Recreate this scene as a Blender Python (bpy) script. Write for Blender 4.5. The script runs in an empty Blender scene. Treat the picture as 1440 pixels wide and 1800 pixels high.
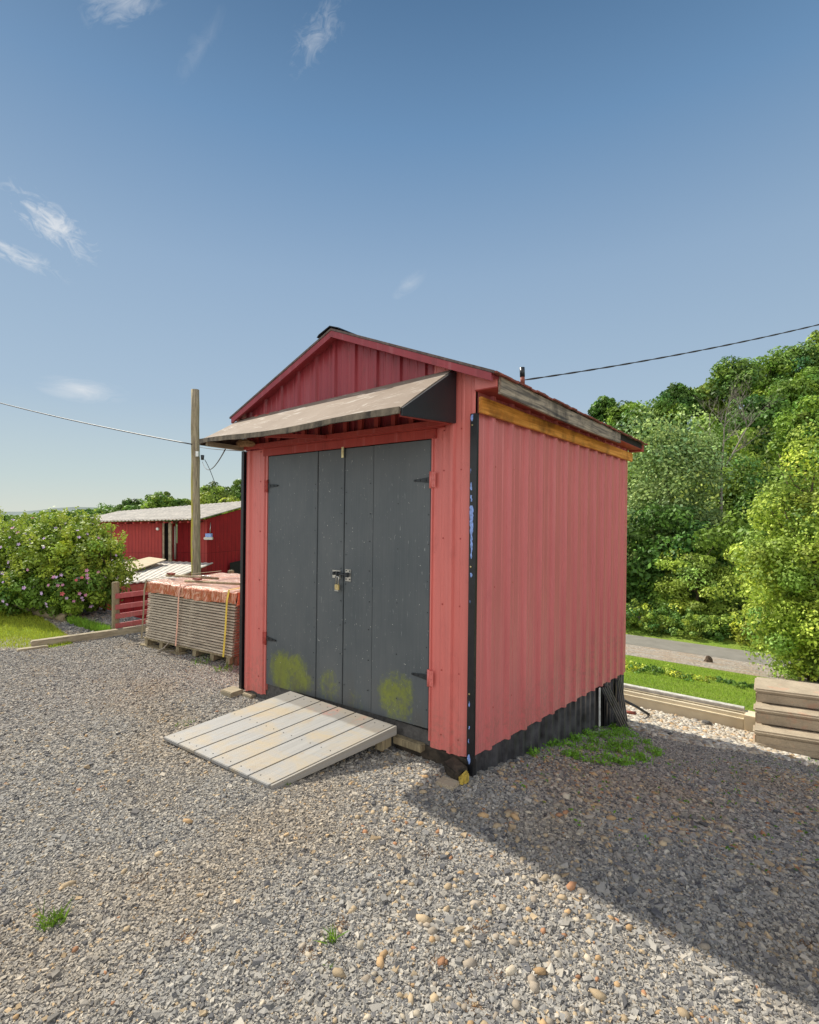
import bpy, bmesh, math, random
import numpy as np
from mathutils import Vector, Matrix, noise as mnoise
random.seed(7); RNG = np.random.default_rng(11)
R = math.radians
scene = bpy.context.scene
COL = scene.collection

# ---------------------------------------------------------------- camera
EYE = 1.65
FPX = 880.0                      # focal length in pixels of a 1440 wide picture
cam_d = bpy.data.cameras.new('camera'); cam = bpy.data.objects.new('camera', cam_d)
COL.objects.link(cam); scene.camera = cam
cam.location = (0, 0, EYE); cam.rotation_euler = (R(90), 0, 0)
cam_d.sensor_fit = 'HORIZONTAL'; cam_d.sensor_width = 36.0; cam_d.lens = 36.0*FPX/1440.0
cam_d.clip_start = 0.05; cam_d.clip_end = 6000
scene.view_settings.view_transform = 'Standard'; scene.view_settings.look = 'None'
scene.view_settings.gamma = 1.0; scene.view_settings.exposure = 1.05
scene.render.engine = 'CYCLES'
scene.cycles.max_bounces = 8; scene.cycles.diffuse_bounces = 4

# shed frame: corner, direction along the front (to the left), direction along the side (away)
C0 = Vector((0.408, 3.124)); LD = Vector((-0.7986, 0.6018)); SD = Vector((0.6018, 0.7986))
SUN_EL, SUN_AZ = R(45.0), math.atan2(-0.7986+0.014, 0.6018+0.02)
sdir = Vector((math.sin(SUN_AZ)*math.cos(SUN_EL), math.cos(SUN_AZ)*math.cos(SUN_EL), math.sin(SUN_EL)))

# ---------------------------------------------------------------- node helper
class NG:
    def __init__(s, tree): s.t = tree; s.t.nodes.clear()
    def n(s, typ, ins=None, **props):
        nd = s.t.nodes.new('ShaderNode'+typ)
        for k, v in props.items(): setattr(nd, k, v)
        for k, v in (ins or {}).items():
            sock = nd.inputs[k]
            if isinstance(v, bpy.types.NodeSocket): s.t.links.new(v, sock)
            else: sock.default_value = v
        return nd
    def math(s, op, a, b=0.0, c=0.0, clamp=False):
        nd = s.n('Math', {0: a, 1: b, 2: c}, operation=op); nd.use_clamp = clamp
        return nd.outputs[0]
    def noise(s, scale, detail=3, rough=.55, vec=None, dist=0):
        i = {'Scale': scale, 'Detail': detail, 'Roughness': rough, 'Distortion': dist}
        if vec is not None: i['Vector'] = vec
        return s.n('TexNoise', i).outputs[0]
    def ramp(s, fac, stops, interp='LINEAR'):
        nd = s.n('ValToRGB', {'Fac': fac}); cr = nd.color_ramp; cr.interpolation = interp
        while len(cr.elements) > 1: cr.elements.remove(cr.elements[-1])
        for i, (p, c) in enumerate(stops):
            e = cr.elements[0] if i == 0 else cr.elements.new(p)
            e.position = p; e.color = (c[0], c[1], c[2], 1) if not isinstance(c, (int, float)) else (c, c, c, 1)
        return nd.outputs[0]
    def mix(s, fac, a, b, blend='MIX'):
        nd = s.n('Mix', data_type='RGBA', blend_type=blend)
        for k, v in ((0, fac), (6, a), (7, b)):
            if isinstance(v, bpy.types.NodeSocket): s.t.links.new(v, nd.inputs[k])
            elif k: nd.inputs[k].default_value = (v[0], v[1], v[2], 1)
            else: nd.inputs[k].default_value = v
        return nd.outputs[2]
    def vscale(s, vec, sc):
        return s.n('Mapping', {'Vector': vec, 'Scale': sc}).outputs[0]

# ---------------------------------------------------------------- world
world = bpy.data.worlds.new('World'); scene.world = world; world.use_nodes = True
g = NG(world.node_tree)
sky = g.n('TexSky', sky_type='NISHITA', sun_disc=False, sun_elevation=SUN_EL, sun_rotation=SUN_AZ,
          altitude=300, air_density=1.0, dust_density=.3, ozone_density=1.6)
tc = g.n('TexCoord').outputs['Generated']
sep = g.n('SeparateXYZ', {0: tc})
ym = g.math('MAXIMUM', sep.outputs[1], .05)
gx = g.math('DIVIDE', sep.outputs[0], ym); gz = g.math('DIVIDE', sep.outputs[2], ym)
gv = g.n('CombineXYZ', {0: gx, 1: gz, 2: 0.0}).outputs[0]
tot = None
# cirrus wisps at fixed directions of the sky: centre, tilt, half length, half width, strength, threshold
for (cx, cz, rot, a, b, st, th, sx, sy) in ((-.715, .578, -38, .14, .052, 1.2, .455, 20, 42), (-.80, .520, -25, .15, .026, 1.0, .455, 18, 44),
        (-.655, .245, -8, .10, .028, .55, .30, 8, 34), (-.57, 1.02, 20, .10, .06, .6, .42, 14, 26),
        (-.185, .955, 60, .11, .05, .40, .44, 26, 36), (0.0, .455, 40, .045, .018, .25, .3, 18, 40), (-.42, .93, 60, .1, .03, .12, .38, 16, 30)):
    m = g.n('Mapping', {'Vector': gv, 'Location': (cx, cz, 0), 'Rotation': (0, 0, R(rot)), 'Scale': (1, 1, 1)}, vector_type='TEXTURE').outputs[0]
    s2 = g.n('Mapping', {'Vector': m, 'Scale': (1/a, 1/b, 0)}).outputs[0]
    ln = g.n('VectorMath', {0: s2}, operation='LENGTH').outputs['Value']
    msk = g.math('SUBTRACT', 1.0, ln, clamp=True)
    wrp = g.n('Mapping', {'Vector': m, 'Location': (cx*9, cz*7, 0), 'Scale': (sx, sy, 1)}).outputs[0]
    nz = g.noise(1.0, 9, .66, wrp, dist=1.1)
    v = g.math('MULTIPLY', g.math('MULTIPLY', g.math('SUBTRACT', g.math('ADD', nz, g.math('MULTIPLY', msk, .28)), th+.13, clamp=True), 3.6), g.math('MULTIPLY', g.math('POWER', msk, .6), st), clamp=True)
    tot = v if tot is None else g.math('ADD', tot, v, clamp=True)
lum = g.n('RGBToBW', {0: sky.outputs[0]}).outputs[0]
soft = g.math('DIVIDE', 1.0, g.math('ADD', 1.0, g.math('MULTIPLY', lum, .30)))     # compresses sky brightness to even out the glow round the sun
base = g.n('VectorMath', {0: sky.outputs[0], 1: g.n('CombineXYZ', {0: soft, 1: soft, 2: soft}).outputs[0]}, operation='MULTIPLY').outputs[0]
grad = g.ramp(g.math('MAXIMUM', sep.outputs[2], 0), [(0, (.92, 1.0, .93)), (.06, (.78, .92, .93)), (.20, (.56, .73, .90)), (.42, (.40, .58, .80)), (.60, (.20, .385, .64)), (.72, (.105, .235, .43)), (1, (.05, .12, .24))])
grad = g.n('VectorMath', {0: grad, 1: (3.6, 3.6, 3.6)}, operation='MULTIPLY').outputs[0]
skyc = g.mix(.86, base, grad)
skyc = g.mix(g.math('MULTIPLY', tot, .75), skyc, (3.9, 4.0, 4.1))
# bright cloud added behind the camera, unseen, as fill for the shaded walls
cn = g.noise(2.6, 8, .6, tc, dist=.6)
fill_cloud = g.math('MULTIPLY', g.ramp(cn, [(.40, 0), (.56, 1)]), g.ramp(g.math('ADD', g.math('MULTIPLY', sep.outputs[1], -.5), .5), [(.52, 0), (.66, 1)]))
skyc = g.mix(g.math('MULTIPLY', fill_cloud, .95), skyc, (8.4, 8.2, 7.9))
bg = g.n('Background', {'Color': skyc, 'Strength': .10})
g.t.links.new(bg.outputs[0], g.n('OutputWorld').inputs[0])

sun_d = bpy.data.lights.new('sun', 'SUN'); sun_d.energy = 3.15; sun_d.angle = R(.9); sun_d.color = (1.0, .93, .80)
sun = bpy.data.objects.new('sun', sun_d); COL.objects.link(sun); sun.location = (-20, 15, 25)
sun.rotation_euler = (-sdir).to_track_quat('-Z', 'Y').to_euler()

# ---------------------------------------------------------------- materials
def new_mat(name):
    m = bpy.data.materials.new(name); m.use_nodes = True
    return m, NG(m.node_tree)
def fin(g, color, rough=.6, bump=None, bstr=.3, bdist=.01, metal=0.0, spec=.5, trans=None):
    i = {'Base Color': color if isinstance(color, bpy.types.NodeSocket) else (*color[:3], 1), 'Roughness': rough, 'Metallic': metal, 'Specular IOR Level': spec}
    if bump is not None: i['Normal'] = g.n('Bump', {'Strength': bstr, 'Distance': bdist, 'Height': bump}).outputs[0]
    p = g.n('BsdfPrincipled', i); out = p.outputs[0]
    if trans is not None:
        tr = g.n('BsdfTranslucent', {'Color': i['Base Color']})
        out = g.n('MixShader', {0: trans, 1: out, 2: tr.outputs[0]}).outputs[0]
    g.t.links.new(out, g.n('OutputMaterial').inputs[0])
def geo(g): return g.n('NewGeometry').outputs['Position']
def attr(g, name): return g.n('Attribute', attribute_name=name)

def paint(name, col, col2=None, rough=.45, streak=True, dirt=(.12, .07, .05), dirt_amt=.35, bs=.15, spec=.4):
    m, g = new_mat(name); P = geo(g)
    col2 = col2 or tuple(c*.8 for c in col)
    a = g.noise(3.0, 4, .6, g.vscale(P, (1, 1, .35)))
    c = g.mix(g.ramp(a, [(.3, 0), (.75, 1)]), col, col2)
    st = g.noise(45, 3, .6, g.vscale(P, (1, 1, .03)))
    c = g.mix(g.math('MULTIPLY', g.ramp(st, [(.35, 0), (.75, 1)]), .30), c, tuple(min(1, x*1.25) for x in col))
    d = g.noise(9, 6, .7, g.vscale(P, (1, 1, .5)))
    c = g.mix(g.math('MULTIPLY', g.ramp(d, [(.56, 0), (.72, 1)]), dirt_amt), c, dirt)
    sp = g.noise(140, 2, .5, P)
    c = g.mix(g.math('MULTIPLY', g.ramp(sp, [(.70, 0), (.74, 1)]), .5), c, dirt)
    zz = g.n('SeparateXYZ', {0: P}).outputs[2]; sn = g.noise(22, 6, .75, P); s2 = g.noise(2.2, 4, .6, P)
    spl = g.math('MULTIPLY', g.ramp(g.math('ADD', zz, g.math('MULTIPLY', s2, -.35)), [(0, 1), (.32, 0)]), g.ramp(sn, [(.46, 0), (.62, 1)]))
    c = g.mix(g.math('MULTIPLY', spl, .45), c, (.27, .16, .12))          # mud splashed up from the gravel
    run = g.noise(1.0, 4, .6, g.vscale(P, (26, 26, .5)))
    c = g.mix(g.math('MULTIPLY', g.ramp(run, [(.55, 0), (.70, 1)]), .28), c, tuple(min(1, x*1.05+.13) for x in col))   # chalky faded runs
    fin(g, c, g.ramp(d, [(.3, rough), (.8, min(1, rough+.2))]), g.noise(60, 4, .6, P), bs, .004, spec=spec)
    return m
def wood(name, c1, c2, scale=(1, 1, 1), rough=.8, grain=(60, 60, 3), knots=False, bs=.5, dark=(.03, .025, .02), damt=.5):
    m, g = new_mat(name); P = attr(g, 'loc').outputs['Vector']
    gr = g.noise(1.0, 5, .65, g.vscale(P, grain), dist=.6)
    c = g.mix(g.ramp(gr, [(.39, 0), (.61, 1)]), c1, c2)
    big = g.noise(3.5, 4, .6, P)
    c = g.mix(g.math('MULTIPLY', g.ramp(big, [(.5, 0), (.7, 1)]), damt), c, dark)
    fin(g, c, rough, gr, bs, .004, spec=.25)
    return m
def plain(name, col, rough=.6, metal=0, var=.25, sc=20, spec=.5, bs=.2):
    m, g = new_mat(name); P = geo(g)
    c = g.mix(g.ramp(g.noise(sc, 4, .6, P), [(.3, 0), (.7, 1)]), tuple(x*(1-var) for x in col), tuple(min(1, x*(1+var)) for x in col))
    fin(g, c, rough, g.noise(sc*5, 3, .6, P), bs, .003, metal=metal, spec=spec)
    return m
MT = {}
MT['red_siding'] = paint('red_siding_paint', (.66, .180, .155), (.58, .145, .128), rough=.30, dirt=(.30, .07, .06), dirt_amt=.3, spec=.5)
MT['red_side'] = paint('red_side_paint', (.62, .18, .175), (.54, .148, .148), rough=.28, dirt=(.38, .11, .10), dirt_amt=.22, spec=.5)
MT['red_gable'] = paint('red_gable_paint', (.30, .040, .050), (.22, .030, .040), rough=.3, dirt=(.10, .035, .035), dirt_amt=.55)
MT['red_wood'] = paint('red_wood_paint', (.42, .060, .045), (.30, .038, .032), rough=.5, dirt=(.10, .03, .02), dirt_amt=.5)
MT['black_trim'] = plain('black_trim', (.012, .013, .016), .35, var=.3)
MT['black_iron'] = plain('black_iron', (.03, .035, .04), .4, .3)
MT['steel'] = plain('steel', (.55, .55, .52), .28, .9)
MT['brass'] = plain('brass', (.70, .58, .30), .3, .8)
MT['blue'] = plain('blue_tape', (.24, .36, .72), .6, var=.4, sc=60)
MT['orange_wood'] = wood('orange_stained_board', (.86, .40, .085), (.52, .20, .03), grain=(40, 1.6, 38), rough=.55, damt=.75, dark=(.10, .035, .01))
MT['grey_wood'] = wood('weathered_fascia', (.44, .37, .28), (.13, .115, .10), grain=(40, 1.8, 36), damt=.9, dark=(.025, .025, .03))
MT['post_wood'] = wood('weathered_post', (.34, .28, .17), (.20, .16, .10), grain=(30, 30, 2.5), damt=.3)
MT['old_timber'] = wood('edging_timber', (.40, .34, .24), (.26, .22, .15), grain=(6, 6, 40), damt=.3)
MT['plank_edge'] = wood('stacked_plank_wood', (.58, .50, .385), (.36, .305, .235), grain=(4, 30, 60), damt=.35, dark=(.15, .11, .09))
MT['plank_end'] = wood('plank_end_wood', (.26, .11, .07), (.12, .055, .04), grain=(40, 40, 40), damt=.4)
MT['block_wood'] = wood('dark_block_wood', (.07, .055, .04), (.03, .025, .02), grain=(20, 20, 20), damt=.4)
MT['skirt'] = plain('black_corrugated', (.06, .06, .066), .42, var=.75, sc=7, bs=.4)
MT['galv'] = plain('galvanised_roof', (.55, .505, .44), .6, .05, var=.25, sc=3.5)
MT['plywood'] = plain('plywood_sheet', (.46, .37, .25), .8, var=.15, sc=4)
MT['dark'] = plain('dark_interior', (.012, .01, .01), .9)
MT['wire'] = plain('black_wire', (.03, .03, .032), .5)
MT['white'] = plain('white_plastic', (.75, .75, .72), .4)
MT['beige'] = plain('beige_board', (.68, .60, .44), .75, var=.10, sc=3)
MT['beige_top'] = plain('weathered_board_top', (.52, .50, .45), .8, var=.3, sc=14)
MT['roof_top'] = plain('shingle_roof', (.12, .09, .08), .85, var=.4, sc=30)
MT['roof_rust'] = plain('rusty_roof_edge', (.22, .055, .035), .7, var=.5, sc=18)
MT['stone_dark'] = plain('dark_stone', (.09, .085, .08), .9, var=.4, sc=30)
MT['dirt'] = plain('dry_brown_litter', (.28, .16, .08), .95, var=.4, sc=40)

def mat_door():
    m, g = new_mat('slate_door_paint'); P = attr(g, 'loc').outputs['Vector']; s = g.n('SeparateXYZ', {0: P})
    a = g.noise(2.6, 4, .6, g.vscale(P, (1, 1, .5)))
    c = g.mix(g.ramp(a, [(.3, 0), (.7, 1)]), (.066, .082, .092), (.104, .117, .124))
    st = g.noise(1.0, 3, .6, g.vscale(P, (90, 1, 2.5)))
    c = g.mix(g.math('MULTIPLY', g.ramp(st, [(.4, 0), (.8, 1)]), .35), c, (.14, .15, .155))
    nz = g.noise(4.5, 8, .74, P); fine = g.noise(36, 6, .75, g.vscale(P, (1, 1, .8)))
    tot = None
    for (u0, u1, w0, w1, st_) in ((1.43, 2.03, .10, .52, 1.2), (1.13, 1.40, .14, .46, .80), (.42, .78, .17, .56, 1.15), (.84, 1.10, .15, .36, .45)):
        uc, ur, wc, wr = (u0+u1)/2, (u1-u0)/2, (w0+w1)/2, (w1-w0)/2
        du = g.math('ABSOLUTE', g.math('DIVIDE', g.math('SUBTRACT', s.outputs[0], uc), ur))
        dw = g.math('ABSOLUTE', g.math('DIVIDE', g.math('SUBTRACT', s.outputs[2], wc), wr))
        d = g.math('ADD', g.math('POWER', du, 2.4), g.math('POWER', dw, 2.0))
        f = g.math('MULTIPLY', g.math('SUBTRACT', 1.25, d, clamp=True), st_)
        tot = f if tot is None else g.math('MAXIMUM', tot, f)
    mk = g.math('MULTIPLY', g.math('SUBTRACT', g.math('ADD', g.math('MULTIPLY', tot, .95), g.math('MULTIPLY', g.math('SUBTRACT', g.math('ADD', nz, g.math('MULTIPLY', fine, .9)), .95), 2.1)), .46, clamp=True), 1.35, clamp=True)
    mk = g.math('MULTIPLY', mk, g.math('GREATER_THAN', tot, .02))
    c = g.mix(g.math('MULTIPLY', mk, .85), c, g.mix(fine, (.09, .12, .015), (.30, .34, .03)))
    # scratches and paint chips
    sc1 = g.noise(1.0, 2, .5, g.vscale(P, (130, 1, 14)), dist=.4)
    c = g.mix(g.math('MULTIPLY', g.ramp(sc1, [(.70, 0), (.73, 1)]), .55), c, (.42, .44, .44))
    ch = g.noise(70, 2, .5, P)
    c = g.mix(g.ramp(ch, [(.735, 0), (.75, 1)]), c, (.5, .5, .47))
    low = g.ramp(s.outputs[2], [(.16, 1), (.5, 0)])
    dn = g.noise(4, 5, .65, g.vscale(P, (2, 1, .6)))
    c = g.mix(g.math('MULTIPLY', g.math('MULTIPLY', low, g.ramp(dn, [(.4, 0), (.65, 1)])), .5), c, (.10, .085, .065))
    fin(g, c, g.ramp(nz, [(.3, .38), (.7, .5)]), g.noise(50, 4, .6, g.vscale(P, (1, 1, .2))), .2, .004, spec=.5)
    return m
MT['door'] = mat_door()
def mat_awning():
    m, g = new_mat('awning_tan_top'); P = attr(g, 'loc').outputs['Vector']
    a = g.noise(2.2, 5, .65, P)
    c = g.mix(g.ramp(a, [(.35, 0), (.7, 1)]), (.265, .215, .175), (.20, .155, .12))
    w = g.noise(1.0, 5, .7, g.vscale(P, (3, 14, 3)), dist=1.5)
    c = g.mix(g.math('MULTIPLY', g.ramp(w, [(.56, 0), (.68, 1)]), .6), c, (.60, .57, .52))
    sp = g.noise(30, 4, .6, P)
    c = g.mix(g.math('MULTIPLY', g.ramp(sp, [(.62, 0), (.72, 1)]), .5), c, (.14, .11, .08))
    fin(g, c, .8, g.noise(120, 3, .6, P), .3, .003, spec=.2)
    return m
MT['awning'] = mat_awning()
def mat_lip():
    m, g = new_mat('awning_lip'); P = attr(g, 'loc').outputs['Vector']
    a = g.noise(9, 5, .7, g.vscale(P, (1, 1, .4)))
    c = g.mix(g.ramp(a, [(.35, 0), (.65, 1)]), (.035, .03, .025), (.20, .165, .12))
    fin(g, c, .8, g.noise(80, 3, .6, P), .4, .003, spec=.2)
    return m
MT['lip'] = mat_lip()
def mat_blackpanel():
    m, g = new_mat('awning_black_side'); P = attr(g, 'loc').outputs['Vector']
    a = g.noise(1.0, 5, .7, g.vscale(P, (1, 26, 9)), dist=1.2)
    c = g.mix(g.math('MULTIPLY', g.ramp(a, [(.66, 0), (.74, 1)]), .4), (.012, .014, .018), (.30, .32, .33))
    fin(g, c, .45, g.noise(60, 3, .6, P), .2, .003)
    return m
MT['blackpanel'] = mat_blackpanel()
def mat_ramp():
    m, g = new_mat('ramp_grey_paint'); P = attr(g, 'loc').outputs['Vector']; s = g.n('SeparateXYZ', {0: P})
    gr = g.noise(1.0, 5, .6, g.vscale(P, (70, 3, 70)))
    a = g.noise(2.8, 6, .65, g.vscale(P, (1.0, 1.6, 1)), dist=.5)
    c = g.mix(g.ramp(gr, [(.3, 0), (.7, 1)]), (.235, .232, .225), (.31, .305, .295))
    c = g.mix(g.math('MULTIPLY', g.ramp(a, [(.44, 0), (.62, 1)]), .8), c, (.34, .275, .18))
    b = g.noise(8, 6, .7, g.vscale(P, (1.0, .7, 1)))
    c = g.mix(g.math('MULTIPLY', g.ramp(b, [(.56, 0), (.70, 1)]), .55), c, (.27, .20, .12))
    top = g.ramp(g.math('ADD', s.outputs[1], g.math('MULTIPLY', g.math('SUBTRACT', g.noise(14, 3, .6, P), .5), .03)), [(0, 1), (.13, 1), (.15, 0)])     # shadow strip along the doors, painted dark into the boards
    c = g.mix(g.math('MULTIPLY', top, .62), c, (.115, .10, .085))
    r = g.noise(6, 5, .7, P)
    c = g.mix(g.math('MULTIPLY', top, g.ramp(r, [(.54, 0), (.64, .6)])), c, (.30, .125, .095))
    fin(g, c, .62, gr, .25, .003, spec=.35)
    return m
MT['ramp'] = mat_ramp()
def mat_pole():
    m, g = new_mat('pole_wood'); P = attr(g, 'loc').outputs['Vector']; s = g.n('SeparateXYZ', {0: P})
    gr = g.noise(1.0, 5, .65, g.vscale(P, (30, 30, 2)))
    c = g.mix(g.ramp(gr, [(.3, 0), (.65, 1)]), (.13, .105, .075), (.40, .34, .24))
    li = g.ramp(g.math('ADD', s.outputs[0], g.math('MULTIPLY', g.math('SUBTRACT', g.noise(4, 4, .6, P), .5), .12)), [(0.0, 0), (.06, 1)])
    lo = g.ramp(g.math('MULTIPLY', s.outputs[2], .1), [(.36, 1), (.55, .15)])
    sx = g.math('ADD', g.math('MULTIPLY', s.outputs[0], -1.0), g.math('MULTIPLY', g.math('SUBTRACT', g.noise(5, 5, .7, P), .5), .16))
    c = g.mix(g.math('MULTIPLY', g.math('MULTIPLY', g.ramp(sx, [(.02, 0), (.06, 1)]), lo), .8), c, (.40, .36, .02))
    fin(g, c, .85, gr, .7, .01, spec=.2)
    return m
MT['pole'] = mat_pole()
def mat_barn(name, c1, c2, k):
    m, g = new_mat(name); P = attr(g, 'loc').outputs['Vector']
    br = g.n('TexBrick', {'Vector': g.vscale(P, (1, 1, 1)), 'Color1': (.30, .30, .30, 1), 'Color2': (1, 1, 1, 1), 'Mortar': (0, 0, 0, 1), 'Scale': 1.0,
             'Mortar Size': .006, 'Mortar Smooth': .1, 'Brick Width': k, 'Row Height': 9.0}, offset=0.0, squash=1.0)
    f = br.outputs['Fac']
    a = g.noise(1.0, 5, .7, g.vscale(P, (12, 1.6, 12)))
    c = g.mix(g.ramp(a, [(.3, 0), (.7, 1)]), c1, c2)
    c = g.mix(g.math('MULTIPLY', g.n('RGBToBW', {0: br.outputs['Color']}).outputs[0], .3), tuple(x*.6 for x in c1), c, 'MIX') if False else c
    c = g.mix(g.math('MULTIPLY', f, .85), c, tuple(x*.2 for x in c1))
    sp = g.noise(14, 3, .6, P)
    c = g.mix(g.math('MULTIPLY', g.ramp(sp, [(.70, 0), (.75, 1)]), .5), c, (.45, .35, .3))
    fin(g, c, .75, g.math('MULTIPLY', f, -1.0), .5, .01, spec=.25)
    return m
MT['barn_wall'] = mat_barn('barn_red_boards', (.42, .060, .050), (.30, .045, .045), .14)
MT['barn_gable'] = mat_barn('barn_shaded_red_boards', (.32, .016, .020), (.20, .012, .016), .22)  # deeper red, with the shade of gable and recess put into it
def mat_concrete():
    m, g = new_mat('old_concrete'); P = geo(g)
    a = g.noise(5, 6, .65, P); b = g.noise(60, 5, .7, P)
    c = g.mix(g.ramp(a, [(.35, 0), (.65, 1)]), (.46, .385, .28), (.35, .29, .21))
    c = g.mix(g.math('MULTIPLY', g.ramp(b, [(.5, 0), (.7, 1)]), .4), c, (.18, .15, .12))
    p = g.noise(3.2, 4, .6, P)
    c = g.mix(g.math('MULTIPLY', g.ramp(p, [(.58, 0), (.66, 1)]), .5), c, (.50, .27, .18))
    fin(g, c, .85, b, .6, .01, spec=.25)
    return m
MT['concrete'] = mat_concrete()
def mat_tarp():
    m, g = new_mat('orange_tarp'); P = attr(g, 'loc').outputs['Vector']
    f = g.noise(1.0, 5, .65, g.vscale(P, (16, 16, 5)), dist=2.2)
    s = g.n('SeparateXYZ', {0: P})
    c = g.mix(g.ramp(f, [(.50, 0), (.58, 1)]), (.42, .10, .025), (.66, .36, .23))
    top = g.ramp(s.outputs[2], [(.785, 0), (.80, 1)])
    c = g.mix(g.math('MULTIPLY', top, .8), c, (.52, .33, .24))
    fin(g, c, .28, f, .8, .02, spec=.7)
    return m
MT['tarp'] = mat_tarp()
MT['strap_y'] = plain('yellow_strap', (.70, .52, .07), .5)
MT['strap_p'] = plain('peach_strap', (.75, .42, .30), .5)

def mat_attr(name, rough=.85, trans=None, bump=None, gain=1.0, spec=.2):
    m, g = new_mat(name)
    c = attr(g, 'Col').outputs['Color']
    if gain != 1.0: c = g.mix(1.0, c, (gain, gain, gain), 'MULTIPLY')
    if bump:
        fin(g, c, rough, g.noise(bump, 4, .7, geo(g)), .5, .004, spec=spec, trans=trans)
    else: fin(g, c, rough, spec=spec, trans=trans)
    return m
MT['leaf'] = mat_attr('leaf_green', .55, trans=.22, spec=.3, gain=.86)
MT['grass'] = mat_attr('grass_blade', .6, trans=.3)
MT['pebble'] = mat_attr('gravel_stone', .85, bump=90)
def mat_bark(name='bark', c1=(.16, .12, .085), c2=(.07, .05, .04)):
    m, g = new_mat(name); P = geo(g); a = g.noise(1.0, 5, .7, g.vscale(P, (14, 14, 3)))
    fin(g, g.mix(a, c1, c2), .9, a, .8, .02, spec=.1); return m
MT['bark'] = mat_bark()
MT['deadwood'] = mat_bark('dead_wood', (.30, .27, .23), (.16, .14, .12))

def mat_gravel():
    m, g = new_mat('crushed_gravel'); P = geo(g)
    big = g.noise(.55, 5, .6, P); mid = g.noise(3.0, 4, .6, P)
    cols = [(0, (.14, .14, .14)), (.22, (.22, .215, .205)), (.42, (.30, .285, .265)), (.6, (.37, .35, .31)), (.78, (.26, .25, .24)), (.9, (.40, .34, .26)), (1, (.34, .26, .18))]
    v1 = g.n('TexVoronoi', {'Vector': P, 'Scale': 62.0}, feature='F1')
    v2 = g.n('TexVoronoi', {'Vector': P, 'Scale': 130.0}, feature='F1')
    r1 = g.n('SeparateColor', {0: v1.outputs['Color']}).outputs[0]; r2 = g.n('SeparateColor', {0: v2.outputs['Color']}).outputs[0]
    c = g.mix(.45, g.ramp(r1, cols), g.ramp(r2, cols))
    c = g.mix(g.math('MULTIPLY', g.ramp(big, [(.48, 0), (.66, 1)]), .45), c, (.33, .27, .19))
    c = g.mix(g.math('MULTIPLY', g.ramp(mid, [(.55, 0), (.7, 1)]), .3), c, (.15, .13, .11))
    gap = g.ramp(v1.outputs['Distance'], [(.45, 0), (.8, 1)])
    h = g.math('ADD', g.math('MULTIPLY', v1.outputs['Distance'], -1.0), g.math('MULTIPLY', v2.outputs['Distance'], -.5))
    fin(g, c, .9, h, .9, .010, spec=.2)
    return m
MT['gravel'] = mat_gravel()
def mat_ground():
    m, g = new_mat('woodland_soil'); P = geo(g); a = g.noise(1.2, 6, .7, P)
    fin(g, g.mix(g.ramp(a, [(.35, 0), (.65, 1)]), (.03, .06, .012), (.05, .065, .02)), .95, a, .6, .1, spec=.1); return m
MT['soil'] = mat_ground()
def mat_lawn():
    m, g = new_mat('lawn_grass'); P = geo(g)
    a = g.noise(.9, 5, .6, P); b = g.noise(9, 5, .7, P); f = g.noise(60, 3, .7, g.vscale(P, (1, 1, 1)))
    c = g.mix(g.ramp(a, [(.35, 0), (.65, 1)]), (.18, .31, .035), (.29, .37, .06))
    c = g.mix(g.math('MULTIPLY', g.ramp(b, [(.45, 0), (.7, 1)]), .35), c, (.06, .13, .015))
    c = g.mix(g.math('MULTIPLY', f, .3), c, (.30, .38, .08))
    fin(g, c, .8, g.math('ADD', f, b), 1.0, .05, spec=.15); return m
MT['lawn'] = mat_lawn()
def mat_road():
    m, g = new_mat('worn_asphalt'); P = geo(g); a = g.noise(1.3, 5, .6, P); b = g.noise(90, 3, .7, P)
    c = g.mix(g.ramp(a, [(.35, 0), (.65, 1)]), (.20, .19, .165), (.26, .245, .215))
    c = g.mix(g.math('MULTIPLY', b, .3), c, (.12, .12, .11))
    fin(g, c, .9, b, .4, .01, spec=.2); return m
MT['road'] = mat_road()
def mat_verge():
    m, g = new_mat('pale_verge_gravel'); P = geo(g); a = g.noise(1.1, 5, .6, P)
    v = g.n('TexVoronoi', {'Vector': P, 'Scale': 16.0}); r = g.n('SeparateColor', {0: v.outputs['Color']}).outputs[0]
    c = g.ramp(r, [(0, (.20, .18, .16)), (.5, (.36, .33, .29)), (.85, (.48, .44, .38)), (1, (.4, .26, .16))])
    c = g.mix(g.math('MULTIPLY', g.ramp(a, [(.45, 0), (.6, 1)]), .5), c, (.36, .25, .16))
    fin(g, c, .9, g.math('MULTIPLY', v.outputs['Distance'], -1.0), .8, .05, spec=.2); return m
MT['verge'] = mat_verge()

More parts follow.
